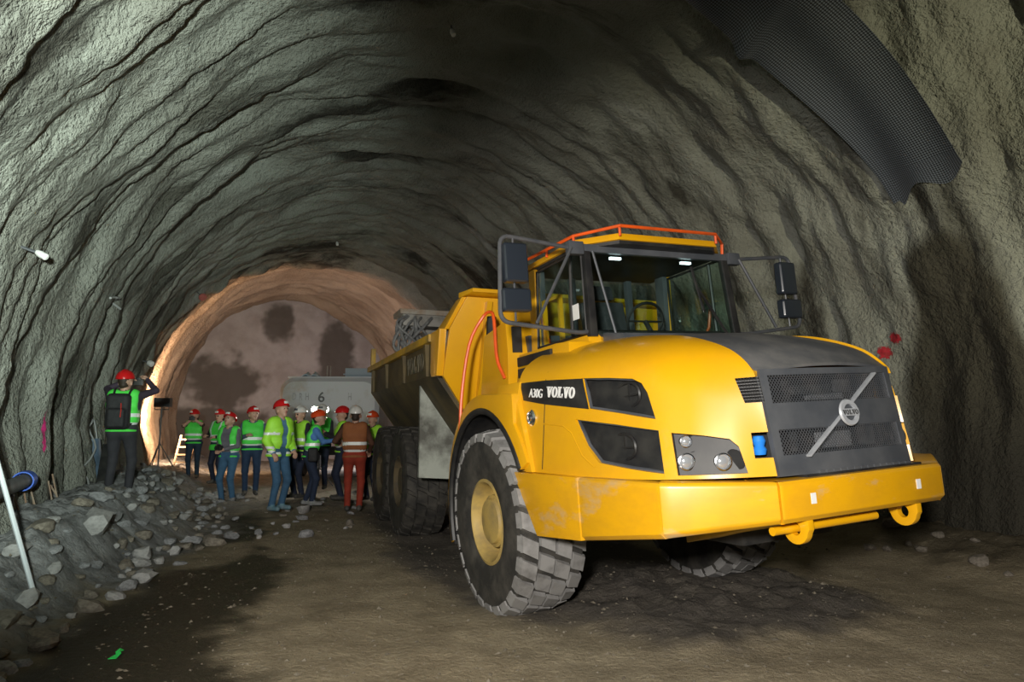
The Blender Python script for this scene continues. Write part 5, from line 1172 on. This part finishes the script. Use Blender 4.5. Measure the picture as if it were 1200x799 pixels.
# black membrane strip hanging on the right haunch
def membrane():
    n, m = 70, 26; a0, a1 = ang2arc(79), ang2arc(33.0); G = np.zeros((n, m, 3))
    for i in range(n):
        u = i / (n - 1); a = a0 + (a1 - a0) * u
        for j in range(m):
            v = j / (m - 1); s = -1.40 - .22 * u - (1.02 + .02 * u) * v
            aa = a + .10 * math.sin(v * 9 + 1) * max(0, u - .93) / .07 * (1 if v > .1 else 0) - .22 * max(0, u - .9) / .1 * v
            off = .20 + .16 * (1 - v) * math.sin(math.pi * min(1, u * 1.1)) + .05 * math.sin(u * 5 + 3 * v) + .03 * math.sin(9 * v + 4 * u) + .16 * math.exp(-((u - .30 + .06 * v) / .03) ** 2) * (1 - v)
            th = (aa - 2.1) / RV; w = t_w(s); nx, nz = -math.cos(th), math.sin(th); l = nx * w - nx * off; zz = Z0 + nz * RV - nz * off
            G[i, j] = (T_O[0] + T_A[0] * s + T_N[0] * l, T_O[1] + T_A[1] * s + T_N[1] * l, zz)
    me = MB(); me.grid(G)
    m_ = bpy.data.materials.new('black_membrane'); m_.use_nodes = True; N = m_.node_tree.nodes; L = m_.node_tree.links; bs = N['Principled BSDF']
    bs.inputs['Base Color'].default_value = (.020, .022, .027, 1); bs.inputs['Roughness'].default_value = .3
    at = N.new('ShaderNodeAttribute'); at.attribute_name = 'cell'
    vo = N.new('ShaderNodeTexVoronoi'); vo.inputs['Scale'].default_value = 1.0; vo.inputs['Randomness'].default_value = 0.0; L.new(at.outputs['Vector'], vo.inputs['Vector'])
    cr_ = N.new('ShaderNodeMapRange'); cr_.inputs[1].default_value = .25; cr_.inputs[2].default_value = .5; L.new(vo.outputs['Distance'], cr_.inputs[0])
    mx = N.new('ShaderNodeMix'); mx.data_type = 'RGBA'; mx.inputs[6].default_value = (.15, .17, .21, 1); mx.inputs[7].default_value = (.016, .018, .022, 1); L.new(cr_.outputs[0], mx.inputs[0]); L.new(mx.outputs[2], bs.inputs['Base Color'])  # bluish sheen painted into the lighter dimple tops
    bp = N.new('ShaderNodeBump'); bp.inputs['Strength'].default_value = .6; bp.inputs['Distance'].default_value = .01; bp.invert = True; L.new(vo.outputs['Distance'], bp.inputs['Height']); L.new(bp.outputs[0], bs.inputs['Normal'])
    o = me.build('drainage_membrane', m_, ang=None)
    o.data.polygons.foreach_set('use_smooth', [True] * len(o.data.polygons))
    at = o.data.attributes.new('cell', 'FLOAT_VECTOR', 'POINT'); uv = np.array([(i / (n - 1) * 4.3 / .03, j / (m - 1) * 1.05 / .03, 0) for i in range(n) for j in range(m)], float); at.data.foreach_set('vector', uv.reshape(-1))
    tag(o, 'black dimpled membrane strip hanging from the right side of the vault', 'membrane')
membrane()

# work lamp on a tripod and ladder at the far left
gx_ = lambda x, y: float(ground_z(x, y))
lx, ly = -9.95, 19.0
ls = empty('tripod_lamp', (lx, ly, gx_(lx, ly)), 0, 'work lamp on a tripod lighting the far left wall', 'lamp')
b = MB(); b.tube([(0, 0, .1), (0, 0, 1.75)], .022, 8); b.build('pole', M_FRAME, ls)
for a in (.4, 2.5, 4.6):
    b = MB(); b.tube([(0, 0, .75), (.42 * math.cos(a), .42 * math.sin(a), 0)], .016, 6); b.build('leg', M_FRAME, ls)
b = MB(); b.box((.03, .0, 1.88), (.46, .16, .26)); b.build('lamp_head', M_DGREY, ls, bevel=.02)
b = MB(); b.tube([(-.2, 0, 1.80), (-.2, 0, 1.68), (.2, 0, 1.68), (.2, 0, 1.80)], .014, 6); b.build('yoke', M_FRAME, ls)
M_LIT2 = mat('lit_work_lamp', (1, 1, 1), None, emit=((1.0, .62, .34), 12.0))
b = MB(); b.box((.03, .085, 1.88), (.40, .012, .20)); b.build('lamp_glass', M_LIT2, ls)
lamp('work_lamp_light', 'SPOT', (lx + .1, ly + .32, 1.95), (-12.6, 25.0, 3.2), 950, (1.0, .66, .40), .12, 175, .4)
ld = empty('ladder', (-9.75, 19.9, gx_(-9.75, 19.9)), math.radians(-12), 'small pale wooden ladder leaning by the far left lamp', 'ladder'); M_WOOD = mat('pale_wood', (.62, .50, .36), (.5, .38, .25), 8, .7)
for q in (-.26, .26):
    b = MB(); b.bar((q, 0, 0), (q, .28, .95), .05, .04, (0, 1, 0)); b.build('rail', M_WOOD, ld)
for k in range(4):
    b = MB(); z = .16 + .22 * k; b.bar((-.28, .28 * z / .95 - .02, z), (.28, .28 * z / .95 - .02, z), .03, .045); b.build('rung', M_WOOD, ld)
b = MB(); G = np.zeros((6, 6, 3))
# green scrap on the ground
sx_, sy_ = -2.78, 4.92; zc = gx_(sx_, sy_)
b.add([(-.028, -.0, 0), (.03, .0, .004), (.03, .06, .02), (.012, .075, .026), (.014, .12, .02), (-.02, .13, .03), (-.024, .08, .02), (-.006, .06, .012)], [tuple(range(8))]); o = b.build('plastic_scrap', mat('green_plastic', (.03, .72, .12), None, rough=.4), solid=.004); o.location = (sx_, sy_ - .06, zc + .012); tag(o, 'small bright green plastic scrap on the dark mud', 'litter')

# ---------------- rocks
M_ROCK = [mat('rock_grey', (.31, .31, .32), (.17, .17, .175), 4, .88, 0, .25, 25), mat('rock_brown', (.25, .22, .18), (.14, .12, .095), 4, .88, 0, .25, 25), mat('rock_pale', (.40, .39, .385), (.27, .265, .26), 4, .85, 0, .2, 25)]
def rock_mesh(seed):
    r = np.random.default_rng(seed); bm = bmesh.new(); bmesh.ops.create_icosphere(bm, subdivisions=2, radius=1.0)
    pl = [(unit(r.normal(size=3)), r.uniform(.45, .85)) for _ in range(13)]
    for v in bm.verts:
        p = np.array(v.co); m = 1.0
        for n_, d_ in pl:
            k = p @ n_
            if k > d_: m = min(m, d_ / k)
        v.co = Vector(p * m * (1 + .05 * r.normal()))
    bmesh.ops.recalc_face_normals(bm, faces=bm.faces); me = bpy.data.meshes.new('rock'); bm.to_mesh(me); bm.free(); finish(me, M_ROCK[seed % 3], 28); return me
ROCKS = [rock_mesh(k) for k in range(9)]
placed = []
def rock(x, y, sz, label, group, kind=None, flat=.7, sink=.55):
    me = ROCKS[kind if kind is not None else random.randrange(6)]
    o = bpy.data.objects.new('rock', me); COL.objects.link(o); f = sz * flat * random.uniform(.8, 1.15)
    o.scale = (sz * random.uniform(.85, 1.3), sz * random.uniform(.75, 1.1), f); o.rotation_euler = (random.uniform(-.25, .25), random.uniform(-.25, .25), random.uniform(0, 6.28))
    o.location = (x, y, gx_(x, y) + f * (1 - sink) * .62); tag(o, label, 'rock', group); placed.append((x, y, sz)); return o
random.seed(21)
rock(-4.02, 5.72, .15, 'pale rounded rock at the foot of the leaning white pole', 'single rocks', 2, .95)
rock(-4.60, 7.55, .24, 'pointed pale slab leaning in the rubble below the rusty rods', 'single rocks', 5, .8)
rock(-3.78, 12.35, .17, 'whitish boulder on the ground beside the feet of the man in the lime jacket', 'single rocks', 8, .9)
COLR = ('grey', 'brown', 'pale')
def SIZE(z): return 'tiny' if z < .065 else 'small' if z < .085 else 'fist-sized' if z < .105 else 'medium' if z < .125 else 'large' if z < .15 else 'very large'
def WHERE(s): return 'at the lower left corner' if s < -1 else 'below the grey pipe' if s < .8 else 'beside the white pole' if s < 2 else 'below the rusty rods' if s < 3.6 else 'just before the photographer' if s < 5.3 else 'beyond the photographer' if s < 7.2 else 'near the tripod lamp'
def sl2xy(s, l): return T_O[0] + T_A[0] * s + T_N[0] * l, T_O[1] + T_A[1] * s + T_N[1] * l
tries = 0; cnt = 0
while cnt < 190 and tries < 9000:
    tries += 1; s_ = random.uniform(-2.6, 9.0); dl = random.uniform(.25, 1.0) * (.85 + 1.35 * sstep(-2.0, 4.5, s_)); l_ = -float(t_w(s_)) + dl
    x_, y_ = sl2xy(s_, l_); sz = random.choice((.06, .07, .09, .11, .13, .16))
    if any((x_ - a) ** 2 + (y_ - b_2) ** 2 < (.72 * (sz + c2)) ** 2 for a, b_2, c2 in placed): continue
    if (x_ - at_px(147, 10.3)) ** 2 + (y_ - 10.3) ** 2 < .16: continue
    kd = random.randrange(6)
    rock(x_, y_, sz, '%s %s rock in the left rubble bank %s' % (SIZE(sz), COLR[kd % 3], WHERE(s_)), 'rocks of the left bank', kd); cnt += 1
cnt = 0; tries = 0
while cnt < 45 and tries < 3000:
    tries += 1; y_ = random.uniform(9.5, 17.0); x_ = at_px(random.uniform(205, 420), y_); sz = random.choice((.05, .07, .09, .13))
    if any((x_ - a) ** 2 + (y_ - b_2) ** 2 < (1.1 * (sz + c2)) ** 2 for a, b_2, c2 in placed): continue
    kd = random.randrange(6)
    rock(x_, y_, sz, '%s %s loose stone on the ground %s' % (SIZE(sz), COLR[kd % 3], 'in front of the group' if y_ < 11.8 else ('around the feet of the group' if y_ < 14 else 'behind the group')), 'stones near the group', kd); cnt += 1
cnt = 0; tries = 0
while cnt < 40 and tries < 2000:
    tries += 1; s_ = random.uniform(-5.0, 2.5); l_ = float(t_w(s_)) - random.uniform(.3, 1.5); x_, y_ = sl2xy(s_, l_); sz = random.choice((.06, .08, .11, .15))
    if any((x_ - a) ** 2 + (y_ - b_2) ** 2 < (.95 * (sz + c2)) ** 2 for a, b_2, c2 in placed): continue
    rock(x_, y_, sz, '%s dark stone in the low heap along the right wall %s' % (SIZE(sz), 'near the picture edge' if s_ < -2.5 else ('right of the bumper' if s_ < 0 else 'behind the bumper')), 'stones of the right heap', random.choice((1, 4, 7))); cnt += 1
# loose gravel: too much to count
def gravel():
    n = 9000; r = np.random.default_rng(3); s_ = r.uniform(-6.5, 8, n); l_ = r.uniform(-5.2, 5.0, n)
    x, y = sl2xy(s_, l_); z = ground_z(x, y); X, Y = to_level(x, y)
    keep = r.uniform(size=n) < np.where((np.abs(X - .5) < 1.4) & (np.abs(Y - .4) < 1.6), 1.0, .75); x, y, z = x[keep], y[keep], z[keep]
    base = np.array([(1,0,0),(-1,0,0),(0,1,0),(0,-1,0),(0,0,1),(0,0,-.6)], float); FF = np.array([(0,2,4),(2,1,4),(1,3,4),(3,0,4),(2,0,5),(1,2,5),(3,1,5),(0,3,5)])
    k = len(x); sz = .007 + .018 * r.uniform(size=k) ** 4; sc = sz[:, None] * r.uniform(.6, 1.4, (k, 3)) * (1, 1, .55); a = r.uniform(0, 6.28, k)
    V = base[None] * (1 + .25 * r.normal(size=(k, 6, 1))) * sc[:, None]; c0, s0 = np.cos(a)[:, None], np.sin(a)[:, None]
    V = np.stack([V[..., 0] * c0 - V[..., 1] * s0 + x[:, None], V[..., 0] * s0 + V[..., 1] * c0 + y[:, None], V[..., 2] + (z + sc[:, 2] * .3)[:, None]], -1).reshape(-1, 3)
    F = (FF[None] + (np.arange(k) * 6)[:, None, None]).reshape(-1, 3); me = bpy.data.meshes.new('gravel'); me.from_pydata(V.tolist(), [], F.tolist()); me.materials.append(mat('gravel', (.21, .185, .14), (.12, .10, .07), 3, .95)); me.update()
    o = link(bpy.data.objects.new('gravel', me)); tag(o, 'loose gravel scattered over the dirt floor', 'gravel', kind='stuff')
gravel()
